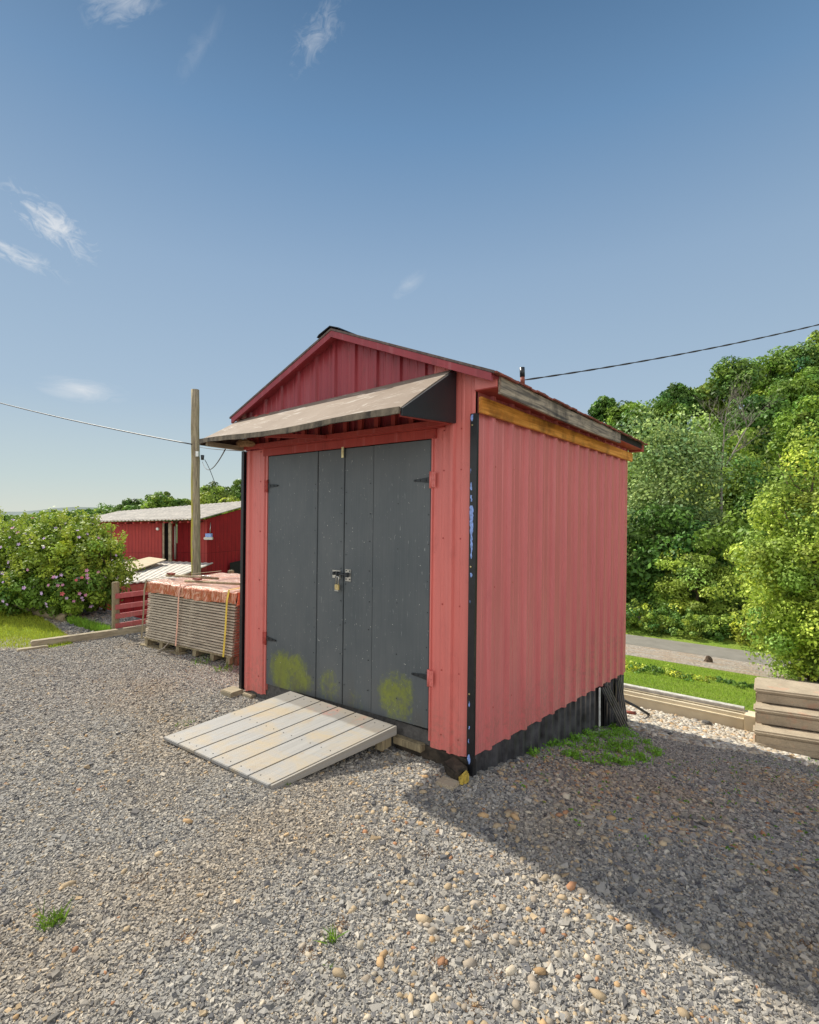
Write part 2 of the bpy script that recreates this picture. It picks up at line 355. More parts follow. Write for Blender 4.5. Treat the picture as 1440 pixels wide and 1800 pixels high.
# ---------------------------------------------------------------- object helpers
def tag(o, label=None, cat=None, group=None, kind=None):
    if label: o['label'] = label
    if cat: o['category'] = cat
    if group: o['group'] = group
    if kind: o['kind'] = kind
    return o
def link(o, parent=None):
    COL.objects.link(o)
    if parent is not None: o.parent = parent; o.matrix_parent_inverse = parent.matrix_world.inverted()
    return o
def empty(name, loc, label, cat, group=None):
    o = bpy.data.objects.new(name, None); o.location = loc; o.empty_display_size = .2
    o.matrix_world = Matrix.Translation(loc); COL.objects.link(o)
    return tag(o, label, cat, group)
class MB:
    """collects shapes as world coordinates plus a local coordinate used by the materials"""
    def __init__(s): s.v = []; s.f = []; s.l = []; s.smooth = []
    def add(s, vs, fs, loc=None, smooth=False):
        b = len(s.v); s.v += [tuple(v) for v in vs]; s.l += [tuple(v) for v in (loc or vs)]
        s.f += [[b+i for i in f] for f in fs]; s.smooth += [smooth]*len(fs); return s
    def box(s, a, b, T=None, rot=None):
        (x0, y0, z0), (x1, y1, z1) = a, b
        L = [(x, y, z) for z in (z0, z1) for y in (y0, y1) for x in (x0, x1)]
        F = [[0, 2, 3, 1], [4, 5, 7, 6], [0, 1, 5, 4], [2, 6, 7, 3], [0, 4, 6, 2], [1, 3, 7, 5]]
        return s.add([T(*p) if T else p for p in L], F, L)
    def hexa(s, c, loc=None):    # 8 corners: bottom ring 0-3, top ring 4-7
        F = [[3, 2, 1, 0], [4, 5, 6, 7], [0, 1, 5, 4], [1, 2, 6, 5], [2, 3, 7, 6], [3, 0, 4, 7]]
        return s.add(c, F, loc)
    def tube(s, pts, rad, n=8, cap=True, smooth=True):
        pts = [Vector(p) for p in pts]; rs = rad if isinstance(rad, (list, tuple)) else [rad]*len(pts)
        V = []; ref = Vector((0, 0, 1))
        for i, p in enumerate(pts):
            d = (pts[min(i+1, len(pts)-1)]-pts[max(i-1, 0)]).normalized()
            if abs(d.dot(ref)) > .98: ref = Vector((1, 0, 0))
            a = d.cross(ref).normalized(); b = d.cross(a)
            for k in range(n):
                t = 2*math.pi*k/n; V.append(p+(a*math.cos(t)+b*math.sin(t))*rs[i])
        F = [[i*n+k, i*n+(k+1) % n, (i+1)*n+(k+1) % n, (i+1)*n+k] for i in range(len(pts)-1) for k in range(n)]
        s.add(V, F, None, smooth)
        if cap:
            b = len(s.v)-len(V)
            s.f += [[b+k for k in range(n)][::-1], [b+(len(pts)-1)*n+k for k in range(n)]]; s.smooth += [False]*2
        return s
    def build(s, name, mat, parent=None, bevel=0):
        me = bpy.data.meshes.new(name); me.from_pydata(s.v, [], s.f)
        at = me.attributes.new('loc', 'FLOAT_VECTOR', 'POINT'); at.data.foreach_set('vector', np.array(s.l, 'f').ravel())
        me.polygons.foreach_set('use_smooth', s.smooth)
        bm = bmesh.new(); bm.from_mesh(me); bmesh.ops.recalc_face_normals(bm, faces=bm.faces)
        if bevel: bmesh.ops.bevel(bm, geom=list(bm.edges), offset=bevel, segments=2, affect='EDGES', clamp_overlap=True)
        bm.to_mesh(me); bm.free()
        me.materials.append(mat if not isinstance(mat, str) else MT[mat])
        return link(bpy.data.objects.new(name, me), parent)
def np_mesh(name, V, F, col, mat, parent=None, smooth=False):
    me = bpy.data.meshes.new(name); V = np.asarray(V, 'f'); F = np.asarray(F, 'i'); k = F.shape[1]
    me.vertices.add(len(V)); me.vertices.foreach_set('co', V.ravel())
    me.loops.add(F.size); me.loops.foreach_set('vertex_index', F.ravel())
    me.polygons.add(len(F)); me.polygons.foreach_set('loop_start', np.arange(0, F.size, k, dtype='i'))
    me.polygons.foreach_set('loop_total', np.full(len(F), k, 'i'))
    me.polygons.foreach_set('use_smooth', np.full(len(F), smooth, bool))
    if col is not None:
        c = np.ones((len(V), 4), 'f'); c[:, :3] = col
        a = me.attributes.new('Col', 'FLOAT_COLOR', 'POINT'); a.data.foreach_set('color', c.ravel())
    me.update(calc_edges=True); me.validate()
    me.materials.append(MT[mat])
    return link(bpy.data.objects.new(name, me), parent)
def px(x, y, depth):              # point of the place seen at a picture position, at a given distance
    return Vector(((x-720)/FPX*depth, depth, EYE+(900-y)/FPX*depth))

# ---------------------------------------------------------------- terrain
RP = [(-400, 0), (0, 0), (.79, -.18), (3.74, -.90), (4.6, -1.18), (5.30, -1.29), (5.55, -1.46), (7.5, -1.73), (10, -2.21), (12.5, -2.68), (15.15, -3.19), (22.1, -4.55), (24.7, -4.70), (26, -4.45), (29, -3.9), (900, -3.9)]
LP_ = [(-400, 0), (.95, 0), (2.0, -1.7), (8, -2.0), (24.7, -3.8), (900, -3.9)]
rx_, ry_ = np.array(RP).T; lx_, ly_ = np.array(LP_).T
def sstep(a): a = np.clip(a, 0, 1); return a*a*(3-2*a)
def terrain(u, v):
    u = np.asarray(u, float); v = np.asarray(v, float)
    b = sstep((u-2.3-np.maximum(v-2, 0)*.5)/.9)
    h = np.interp(v, rx_, ry_)*(1-b)+np.interp(v, lx_, ly_)*b
    x = C0.x+u*LD.x+v*SD.x; y = C0.y+u*LD.y+v*SD.y
    target = 1.35+np.clip(.215*x, -9, 30)
    k = sstep((v-26)/60)
    far = sstep((y-120)/300)
    h = h*(1-k)+target*k
    # gentle ruts and hollows in the yard
    yard = np.clip(1-np.abs(v)/40, 0, 1)
    h = h+.012*np.sin(x*1.9+y*.7)*np.clip((2.5-v)/2.5, 0, 1)*(np.abs(v) > .0)*np.clip(-v/1.0, 0, 1)
    return h
def uv_of(x, y):
    dx, dy = x-C0.x, y-C0.y
    return dx*LD.x+dy*LD.y, dx*SD.x+dy*SD.y
def H(x, y): return float(terrain(*uv_of(x, y)))
def rp(pts, it=5):     # follow the sloping ground along view rays
    out = []
    for a, b in pts:
        d = 5.0
        for _ in range(60):
            x = (a-720)/FPX*d; z = H(x, d); d = d*.5+.5*min(60, (EYE-z)*FPX/(b-900))
        out.append(((a-720)/FPX*d, d))
    return out
def grid(name, us, vs, mat, off=0.0, hfun=None):
    U, V = np.meshgrid(us, vs); h = terrain(U, V)+off
    X = C0.x+U*LD.x+V*SD.x; Y = C0.y+U*LD.y+V*SD.y
    P = np.stack([X, Y, h], -1).reshape(-1, 3); n = len(us); m = len(vs)
    i = (np.arange(m-1)[:, None]*n+np.arange(n-1)[None]).ravel()
    F = np.stack([i, i+n, i+n+1, i+1], 1)
    return np_mesh(name, P, F, None, mat, smooth=True)
brk = [p[0] for p in RP[1:-1]]+[.95, 2.0, 8]
def merge(*a): return np.unique(np.round(np.concatenate([np.asarray(q, float) for q in a]), 4))
us_all = merge(np.linspace(-1500, -60, 14), np.linspace(-60, -8, 20), np.arange(-8, 12, .25), np.linspace(12, 80, 24), np.linspace(80, 1500, 14))
us_all = np.sort(us_all)
tag(grid('ground', us_all, merge(np.linspace(-60, -6, 10), np.arange(-6, 6, .2), brk, [5.42], [26]), 'gravel'), kind='structure')
tag(grid('hillside', us_all, merge([26], np.linspace(26, 130, 30), np.linspace(130, 2500, 14)), 'soil', -.002), kind='structure')
us_r = np.sort(np.concatenate([np.arange(-40, -8, 4), np.arange(-8, 12, .25), np.arange(12, 40, 4)]))
tag(grid('lawn', us_r, merge([5.50], [b for b in brk if 5.5 < b < 15.2]), 'lawn', .02), kind='structure')
tag(grid('gravel_verge', us_r, merge([15.15, 22.1], np.linspace(15.15, 22.1, 6)), 'verge', .024), kind='structure')
tag(grid('road', us_r, merge([22.1, 24.7]), 'road', .03), kind='structure')
tag(grid('grass_verge', us_r, merge([24.7, 26, 26.6]), 'lawn', .024), kind='structure')

# ---------------------------------------------------------------- the shed
SH = .0115
W, D = 2.39, 3.74
def T(u, v, w):
    return (C0.x+u*LD.x+v*SD.x+SH*(w-EYE), C0.y+u*LD.y+v*SD.y, w)
shed = empty('shed', T(W/2, D/2, 0), 'small red metal-clad gable shed with grey double doors on the gravel yard', 'shed')
RIDGE_U, RIDGE_W, EAVE_W, EAVE_OUT, EAVE_L = 1.192, 3.032, 2.49, .157, .085
slope = (RIDGE_W-EAVE_W)/(RIDGE_U+EAVE_OUT)
def rake(u): return RIDGE_W-abs(u-RIDGE_U)*slope
def sheet(prof, bot, top, axis, thick=.004, jitter=0):
    """corrugated sheet: prof = [(position, offset)], axis 'u' = front (offset towards -v), 'v' = side (offset towards -u)"""
    m = MB(); V = []; L = []; n = len(prof)
    for side in (0, 1):
        for (p, o) in prof:
            o2 = o-(thick if side else 0)
            for z in (bot(p), top(p)):
                c = (p, -o2, z) if axis == 'u' else (-o2, p, z)
                V.append(T(*c)); L.append(c)
    F = []
    for i in range(n-1):
        a = 2*i; F.append([a, a+2, a+3, a+1]); b = 2*n+2*i; F.append([b, b+1, b+3, b+2])
        F.append([a, b, b+2, a+2]); F.append([a+1, a+3, b+3, b+1])
    F.append([0, 1, 2*n+1, 2*n]); e = 2*(n-1); F.append([e, 2*n+e, 2*n+e+1, e+1])
    m.add(V, F, L); return m
def ribs(p0, p1, first, step, rw=.034, rh=.019, minor=True):
    pr = [(p0, 0)]; x = first
    while x < p1+step:
        if minor:
            for q in (.33, .66):
                c = x-step+step*q
                for d, o in ((-.012, 0), (-.006, .003), (.006, .003), (.012, 0)): pr.append((c+d, o))
        for d, o in ((-rw*.62, 0), (-rw*.34, rh), (rw*.34, rh), (rw*.62, 0)): pr.append((x+d, o))
        x += step
    pr = sorted([q for q in pr if p0 <= q[0] <= p1], key=lambda q: q[0]); pr.append((p1, 0))
    out = [pr[0]]
    for q in pr[1:]:
        if q[0]-out[-1][0] > 1e-4: out.append(q)
    return out
FB = lambda u: .105-(u/2.39)*.06+.006*math.sin(u*40)
# front cladding: right strip, left strip, gable
o_fs = sheet(ribs(.004, .318, .167-.0, .214), FB, lambda u: rake(u)-.03, 'u').build('wall_cladding', 'red_siding', shed)
sheet(ribs(2.062, 2.37, 2.10, .214), FB, lambda u: 2.199, 'u').build('wall_cladding', 'red_siding', shed)
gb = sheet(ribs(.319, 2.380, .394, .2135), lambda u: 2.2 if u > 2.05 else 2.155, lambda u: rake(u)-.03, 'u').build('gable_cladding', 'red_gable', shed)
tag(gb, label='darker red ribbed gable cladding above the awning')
# side cladding
SB = lambda v: .12-v*.112
sheet(ribs(.028, D-.01, .20, .2775, rw=.046, rh=.027), SB, lambda v: 2.414, 'v').build('wall_cladding', 'red_side', shed)
# far walls
MB().box((0.03, D-.02, -.8), (W-.02, D, 2.4), T).build('rear_wall', 'red_side', shed)
MB().box((W-.025, .03, -.6), (W-.003, D-.03, 2.42), T).build('wall_cladding', 'red_side', shed)
# interior backing so that no light leaks behind doors
MB().box((.03, .055, .12), (W-.03, .07, 2.5), T).build('frame_lining', 'dark', shed)
# corner trims (L-shaped)
def corner_trim(u, sgn, zb, zt, wf=.050, ws=.026):
    m = MB()
    m.box((u-sgn*.003, -.026, zb), (u+sgn*wf, -.022, zt), T)
    m.box((u-sgn*.026, -.026, zb), (u-sgn*.003, ws, zt), T)
    return m.build('corner_trim', 'black_trim', shed)
ct = corner_trim(0.003, 1, .08, 2.262, .022, -.002)
corner_trim(W-.003, -1, .03, 2.20, .010, .03)
random.seed(5)
def patch(m, u0, u1, w0, w1, taper=0):
    n = max(3, int((w1-w0)/.012)); Lp = []; Rp = []
    for i in range(n+1):
        t = i/n; w = w0+(w1-w0)*t; k = 1-taper*(1-t)**1.5; j = .0035
        mid = (u0+u1)/2-.004*taper*(1-t); hw = (u1-u0)/2*k*(.45 if i in (0, n) else 1)
        Lp.append((mid-hw+random.uniform(-j, j), w)); Rp.append((mid+hw+random.uniform(-j, j), w))
    pts = Lp+Rp[::-1]; k = len(pts)
    V = [T(p[0], -.0275, p[1]) for p in pts]+[T(p[0], -.0262, p[1]) for p in pts]
    m.add(V, [list(range(k))[::-1]]+[[i, (i+1) % k, k+(i+1) % k, k+i] for i in range(k)])
for (a, b, c, d, t) in ((.012, .034, 2.215, 2.255, 0), (.030, .036, 1.89, 1.92, 0), (.018, .038, 1.785, 1.835, .3), (.016, .030, 1.715, 1.755, .2),
        (.002, .036, 1.36, 1.69, .75), (.006, .026, 1.245, 1.272, 0), (.022, .027, 1.085, 1.10, 0), (.018, .023, .44, .475, 0), (.014, .019, .30, .32, 0), (.016, .024, .215, .24, 0), (.002, .030, .085, .145, .2)):
    m = MB(); a, b = a*.62-.004, b*.62-.002; patch(m, a, b, c, d, t); m.build('tape_patch', 'blue', ct)
for w in (2.19, 1.31, .52): MB().tube([T(.009, -.026, w), T(.009, -.031, w)], .005, 8).build('screw', 'brass', ct)
# screws on cladding
m = MB()
for u in (.10, .232, 2.16, 2.30):
    for w in (.20, .62, 1.05, 1.48, 1.92, 2.18): m.tube([T(u, -.001, w), T(u, -.006, w)], .0055, 6)
for i in range(13):
    for w in (.35, 1.15, 1.95): m.tube([T(-.002, .262+i*.2775, w), T(-.007, .262+i*.2775, w)], .0055, 6)
m.build('cladding_screw', 'red_wood', shed)['kind'] = 'stuff'

# doors: frame boards, two leaves
DT, DL, DR = 2.136, 2.045, .325
DBm = lambda u: .214-(u-.33)/(2.05-.33)*.055
fr = MB().box((DR-.035, -.020, DT), (DL+.06, .0, DT+.062), T)
fr.build('door_header', 'red_wood', shed)
MB().box((DR-.10, -.045, DT+.064), (DL+.09, -.001, DT+.112), T).build('door_header', 'red_wood', shed)
m = MB(); m.hexa([T(DL+.001, -.016, .10), T(DL+.020, -.016, .10), T(DL+.020, .03, .10), T(DL+.001, .03, .10), T(DL+.001, -.016, DT), T(DL+.020, -.016, DT), T(DL+.020, .03, DT), T(DL+.001, .03, DT)])
m.build('door_jamb', 'red_siding', shed)
m = MB(); m.hexa([T(DR-.012, -.014, .14), T(DR-.001, -.014, .14), T(DR-.001, .03, .14), T(DR-.012, .03, .14), T(DR-.012, -.014, DT), T(DR-.001, -.014, DT), T(DR-.001, .03, DT), T(DR-.012, .03, DT)])
m.build('door_jamb', 'red_siding', shed)
def slab(u0, u1, y0, y1, top, m=None):
    m = m or MB()
    L = [(u0, y0, DBm(u0)), (u1, y0, DBm(u1)), (u1, y1, DBm(u1)), (u0, y1, DBm(u0)), (u0, y0, top), (u1, y0, top), (u1, y1, top), (u0, y1, top)]
    return m.hexa([T(*c) for c in L], L)
def bevel_build(m, name, mat, parent, b=.003): return m.build(name, mat, parent, bevel=b)
def door(u0, u1, ucut, wide_left):
    d = bevel_build(slab(min(u0, ucut)+.0015, max(u0, ucut)-.0015 if u0 > ucut else ucut-.0015, -.012, .02, DT-.006), 'door', 'door', shed)
    p2 = slab(min(u1, ucut)+.002, max(u1, ucut)-.002, -.007, .02, DT-.006)
    q = bevel_build(p2, 'door_panel', 'door', d)
    return d
dl = door(DL-.004, 1.1265, 1.416, True)
dr = door(DR+.003, 1.1225, .831, False)
# small chips and nails on the doors
m = MB(); random.seed(3)
for (u, n) in ((1.44, 9), (1.15, 8), (1.10, 7), (.86, 8), (.345, 8), (2.02, 5), (.60, 5)):
    for k in range(n):
        w = .35+k*(1.7/n)+random.uniform(-.03, .03)
        m.tube([T(u+random.uniform(-.006, .006), -.010, w), T(u, -.0145, w)], .0038, 6)
m.build('nail', 'black_iron', dl)['kind'] = 'stuff'
# hinges
def hinge(u, w, sgn, parent, plate='red_wood'):
    h = MB(); L = .135
    pts = [(u, w-.020), (u, w+.020), (u+sgn*L, w+.006), (u+sgn*L, w-.006)]
    V = [T(p[0], -.018, p[1]) for p in pts]+[T(p[0], -.0125, p[1]) for p in pts]
    h.add(V, [[0, 1, 2, 3], [7, 6, 5, 4], [0, 4, 5, 1], [1, 5, 6, 2], [2, 6, 7, 3], [3, 7, 4, 0]])
    for q in (.25, .6, .9): h.tube([T(u+sgn*L*q, -.017, w), T(u+sgn*L*q, -.023, w)], .006, 8)
    hh = h.build('hinge', 'black_iron', parent)
    k = MB(); k.tube([T(u-sgn*.006, -.020, w-.055), T(u-sgn*.006, -.020, w+.055)], .009, 8)
    a, b = sorted((u-sgn*.012, u-sgn*.045))
    k.box((a, -.022, w-.05), (b, -.0185, w+.05), T)
    for dw in (-.035, 0, .035): k.tube([T((a+b)/2, -.021, w+dw), T((a+b)/2, -.027, w+dw)], .006, 8)
    k.build('hinge_plate', plate, hh)
hinge(DL-.008, 1.875, -1, dl); hinge(DL-.008, .555, -1, dl)
hinge(DR+.006, 1.862, 1, dr, 'red_siding'); hinge(DR+.006, .555, 1, dr, 'red_siding')
# latch
lt = MB().box((1.15, -.0165, 1.145), (1.235, -.0125, 1.205), T).build('latch', 'steel', dl)
b_ = MB(); b_.tube([T(1.215, -.030, 1.182), T(1.075, -.030, 1.178)], .0085, 8)
b_.box((1.160, -.042, 1.165), (1.176, -.0165, 1.197), T); b_.box((1.198, -.040, 1.170), (1.210, -.0165, 1.196), T)
b_.tube([T(1.185, -.034, 1.155), T(1.150, -.036, 1.150)], .006, 8)
b_.build('bolt', 'black_iron', lt)
b_ = MB(); b_.box((1.045, -.0135, 1.130), (1.100, -.008, 1.218), T); st = b_.build('strike_plate', 'steel', dr)
b_ = MB(); b_.box((1.060, -.040, 1.162), (1.085, -.0135, 1.196), T)
for du, dw in ((1.055, 1.145), (1.09, 1.145), (1.055, 1.208), (1.09, 1.208)): b_.tube([T(du, -.013, dw), T(du, -.017, dw)], .005, 8)
b_.build('bolt_keeper', 'black_iron', st)
tb = MB(); tb.box((1.118, -.030, DT-.075), (1.140, -.0245, DT+.005), T); tb.tube([T(1.129, -.024, DT-.03), T(1.129, -.034, DT-.03)], .006, 8)
tb.box((1.122, -.0245, DT-.02), (1.136, -.0202, DT+.004), T)
tb.build('turn_button', 'brass', shed)
# padlock: a thing of its own
pad = empty('padlock', T(1.158, -.045, 1.05), 'small brass padlock hanging from the sliding bolt on the grey doors', 'padlock')
pb = MB().box((1.136, -.050, 1.062), (1.178, -.030, 1.102), T); bevel_build(pb, 'padlock_body', 'brass', pad, .003)
MB().box((1.1362, -.0502, 1.052), (1.1778, -.0298, 1.0615), T).build('padlock_base', 'steel', pad)
sp = [T(1.145, -.040, 1.10)]+[T(1.157+.012*math.cos(math.pi-a*math.pi/8), -.040, 1.150+.012*math.sin(a*math.pi/8)) for a in range(9)]+[T(1.169, -.040, 1.10)]
MB().tube(sp, .0038, 8).build('shackle', 'steel', pad)

# foundation under the front: stones, sill, plank
m = MB().box((.06, .012, -.02), (W-.06, .05, .19), T); m.build('foundation', 'stone_dark', shed)
# black sill beam across the front corner and skirt along the side
MB().box((.02, .0005, -.06), (.62, .0115, .095), T).build('sill_beam', 'block_wood', shed)
gr = lambda v: float(terrain(0, v))
sk = sheet(ribs(.0, 2.62, .05, .145, rw=.05, rh=.026, minor=False), lambda v: gr(v)-.05, lambda v: SB(v)+.05, 'v')
sk.v = [tuple(Vector(T(max(-.004, l[0])*.0+l[0]*.8+.022, l[1], l[2]))) for l in sk.l]
sk.build('skirt_panel', 'skirt', shed)
sk = sheet(ribs(2.95, D-.02, 3.0, .12, rw=.045, rh=.016, minor=False), lambda v: gr(v)-.05, lambda v: SB(v)+.05, 'v')
sk.v = [tuple(Vector(T(l[0]*.8+.022, l[1], l[2]))) for l in sk.l]
sk.build('skirt_panel', 'skirt', shed)
MB().box((.035, 2.5, -.85), (.05, 3.1, -.1), T).build('skirt_backing', 'dark', shed)
# black foot post at the corner
MB().box((-.012, -.012, -.03), (.03, .03, .10), T).build('corner_post', 'black_trim', shed)

# eaves on the right: orange board, soffit, weathered fascia
L0 = 2.264
MB().box((-.048, -.012, L0), (-.0235, D+.03, L0+.100), T).build('wall_plate', 'orange_wood', shed, bevel=.004)
MB().box((-.150, -.02, 2.402), (-.001, D+.02, 2.408), T).build('soffit', 'red_wood', shed)
fb = MB(); n = 14
for i in range(n):
    v0, v1 = .0+2.72*i/n, .0+2.72*(i+1)/n; s0, s1 = -.012*math.sin(math.pi*i/n), -.012*math.sin(math.pi*(i+1)/n)
    L = [(-.172, v0, 2.365+s0), (-.172, v1, 2.365+s1), (-.152, v1, 2.365+s1), (-.152, v0, 2.365+s0), (-.172, v0, 2.470+s0), (-.172, v1, 2.470+s1), (-.152, v1, 2.470+s1), (-.152, v0, 2.470+s0)]
    fb.hexa([T(*c) for c in L], L)
fb.build('fascia_board', 'grey_wood', shed)
MB().box((-.150, 2.725, 2.41), (-.03, 3.78, 2.475), T).build('eave_rafter', 'dark', shed)
MB().box((-.150, D+.02, 2.385), (-.002, D+.14, 2.47), T).build('eave_end', 'red_wood', shed)
MB().box((-.149, -.022, 2.408), (-.001, -.001, 2.485), T).build('eave_end', 'red_siding', shed)
# roof slabs
def roof(sgn, name):
    ue = -EAVE_OUT-.02 if sgn < 0 else 2*RIDGE_U+EAVE_L+.02
    m = MB(); n = 26; N = []
    for i in range(n+1):
        v = -.105+(D+.27)*i/n; dz = .006*math.sin(i*1.7)+.005*math.sin(i*4.1)
        for uu, th in ((RIDGE_U, 0), (ue, 0), (ue, -.016), (RIDGE_U, -.016)):
            N.append((uu, v, rake(uu)+th+(dz if uu != RIDGE_U else dz*.3)))
    F = []
    for i in range(n):
        a = 4*i; F += [[a+k, a+(k+1) % 4, a+4+(k+1) % 4, a+4+k] for k in range(4)]
    F += [[0, 1, 2, 3], [4*n+3, 4*n+2, 4*n+1, 4*n]]
    m.add([T(*c) for c in N], F, N); return m.build(name, 'roof_top', shed)
rf = roof(-1, 'roof'); roof(1, 'roof')
# ragged rusty strip along the right eave
m = MB(); n = 40; random.seed(9)
for i in range(n):
    v0, v1 = -.10+(D+.26)*i/n, -.10+(D+.26)*(i+1)/n; z = random.uniform(-.003, .006); o = random.uniform(.0, .012)
    m.box((-.186-o, v0, 2.466+z), (-.165, v1+.004, 2.477+z), T)
m.build('drip_edge', 'roof_rust', shed)
# rake boards along the front gable
for sgn in (-1, 1):
    ue = -EAVE_OUT if sgn < 0 else 2*RIDGE_U+EAVE_L
    L = []
    for v in (-.100, -.078):
        pass
    a, b = (RIDGE_U, ue)
    c = [(a, -.100, rake(a)-.066), (b, -.100, rake(b)-.066), (b, -.078, rake(b)-.066), (a, -.078, rake(a)-.066), (a, -.100, rake(a)-.018), (b, -.100, rake(b)-.018), (b, -.078, rake(b)-.018), (a, -.078, rake(a)-.018)]
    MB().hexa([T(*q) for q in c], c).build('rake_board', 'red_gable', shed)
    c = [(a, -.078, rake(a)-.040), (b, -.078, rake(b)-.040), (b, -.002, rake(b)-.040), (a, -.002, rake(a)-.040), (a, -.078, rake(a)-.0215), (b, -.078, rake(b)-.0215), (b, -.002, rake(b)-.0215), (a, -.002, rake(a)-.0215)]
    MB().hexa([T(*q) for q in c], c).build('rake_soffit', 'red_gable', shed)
# torn black cap on the ridge
m = MB(); N = []; n = 8
for i in range(n+1):
    v = -.118+(D+.26)*i/n
    for du, dz in ((-.13, .010), (-.12, .018), (0, .014), (.10, .020), (.115, .010)):
        uu = RIDGE_U+du*(1+.25*math.sin(i*2.3+du*9)); N.append((uu, v, rake(uu)+dz))
F = [[i*5+k, i*5+k+1, i*5+6+k, i*5+5+k] for i in range(n) for k in range(4)]
m.add([T(*c) for c in N], F, N); rc = m.build('ridge_cap', 'black_trim', shed)
sm = rc.modifiers.new('s', 'SOLIDIFY'); sm.thickness = .006
# awning
A_lr, A_ll = (.150, -.573, 2.226), (2.42, -.42, 2.262)
A_rr, A_rl = (.160, -.022, 2.563), (2.44, -.022, 2.495)
awn = MB(); n = 24; rows = 5; V = []
for j in range(rows+1):
    for i in range(n+1):
        t = i/n; s = j/rows
        p = [(A_lr[k]*(1-t)+A_ll[k]*t)*(1-s)+(A_rr[k]*(1-t)+A_rl[k]*t)*s for k in range(3)]
        p[2] += .006*math.sin(t*9+s*3)*(1-s)-.022*math.sin(math.pi*t)*(1-s)*.6
        V.append(p)
k = (n+1)*(rows+1); F = []
low = [[p[0], p[1], p[2]-.018] for p in V]
for j in range(rows):
    for i in range(n):
        a = j*(n+1)+i; F.append([a, a+1, a+n+2, a+n+1]); F.append([k+a, k+a+n+1, k+a+n+2, k+a+1])
for i in range(n): F.append([i, k+i, k+i+1, i+1]); e = rows*(n+1); F.append([e+i, e+i+1, k+e+i+1, k+e+i])
for j in range(rows):
    a = j*(n+1); F.append([a, a+n+1, k+a+n+1, k+a]); b = a+n; F.append([b, k+b, k+b+n+1, b+n+1])
awn.add([T(*p) for p in V+low], F, V+low)
aw = awn.build('awning', 'awning', shed)
lip = MB(); N = []
for i in range(n+1):
    p = V[i]; zz = p[2]; dz = .034+.002*math.sin(i*1.9)+.002*math.sin(i*.8)
    N += [(p[0], p[1]-.016, zz+.003), (p[0], p[1]-.018, zz-dz), (p[0], p[1]-.004, zz-dz), (p[0], p[1]-.002, zz+.004)]
F = []
for i in range(n):
    a = 4*i; F += [[a+q, a+(q+1) % 4, a+4+(q+1) % 4, a+4+q] for q in range(4)]
F += [[0, 1, 2, 3], [4*n+3, 4*n+2, 4*n+1, 4*n]]
lip.add([T(*c) for c in N], F, N); lip.build('awning_lip', 'lip', aw)
def tri(u0, u1, pf, pr, drop, name, mat):     # closed end panel of the awning
    lo = [(pf[1], pf[2]-.045), (pr[1], 2.215), (pr[1], pr[2]-.004), (pf[1], pf[2]-.004)]
    L = [(u0, *q) for q in lo]+[(u1, *q) for q in lo]
    m = MB().add([T(*c) for c in L], [[0, 1, 2, 3], [7, 6, 5, 4], [0, 4, 5, 1], [1, 5, 6, 2], [2, 6, 7, 3], [3, 7, 4, 0]], L)
    return m.build(name, mat, aw)
tri(.132, .149, A_lr, A_rr, 0, 'awning_end_panel', 'blackpanel')
tri(2.421, 2.436, A_ll, A_rl, 0, 'awning_end_panel', 'block_wood')
# awning frame: bottom rails and brackets
MB().box((.155, -.075, 2.205), (2.40, -.046, 2.240), T).build('awning_rail', 'red_wood', aw)
def bar(p, q, hw, hh, name, mat, parent):
    p = Vector(p); q = Vector(q); d = (q-p).normalized(); s = d.cross(Vector((0, 0, 1))).normalized()*hw; t = Vector((0, 0, hh))
    L = [p-s-t, p+s-t, q+s-t, q-s-t, p-s+t, p+s+t, q+s+t, q-s+t]
    return MB().hexa([T(*c) for c in L], [tuple(c) for c in L]).build(name, mat, parent)
bar((1.27, -.075, 2.222), (1.46, -.485, 2.205), .017, .014, 'awning_bracket', 'red_wood', aw)
bar((.17, -.075, 2.222), (.165, -.545, 2.196), .017, .012, 'awning_bracket', 'red_wood', aw)
bar((2.33, -.075, 2.215), (2.36, -.40, 2.225), .02, .018, 'awning_bracket', 'old_timber', aw)
for q in range(13):
    u = .30+q*.155
    MB().box((u, -.0445, 2.2415), (u+.038, -.0215, 2.50), T).build('awning_stud', 'red_wood', aw)
# mud nest in the left corner
m = MB(); m.tube([T(2.12, -.09, 2.235), T(2.25, -.12, 2.262), T(2.36, -.11, 2.255)], [.02, .045, .025], 10)
nest = m.build('wasp_nest', 'dirt', None); tag(nest, 'brown mud nest tucked under the left end of the awning', 'wasp nest')
nm = nest.modifiers.new('sub', 'SUBSURF'); nm.levels = 3; nm.render_levels = 3
tx = bpy.data.textures.new('lump', 'CLOUDS'); tx.noise_scale = .02; dm = nest.modifiers.new('d', 'DISPLACE'); dm.texture = tx; dm.strength = .02
# service pipe above the roof
pipe = MB(); b0 = px(919, 676, 4.4); b1 = px(918, 646, 4.4)
pipe.tube([b0-Vector((0, 0, .25)), b0], .018, 10); pipe.build('service_pipe', 'orange_wood', shed)
MB().tube([b0, b0+(b1-b0)*.45], .0195, 10).build('pipe_coupling', 'roof_rust', shed)
MB().tube([b0+(b1-b0)*.45, b1], .022, 10).build('pipe_cap', 'black_trim', shed)

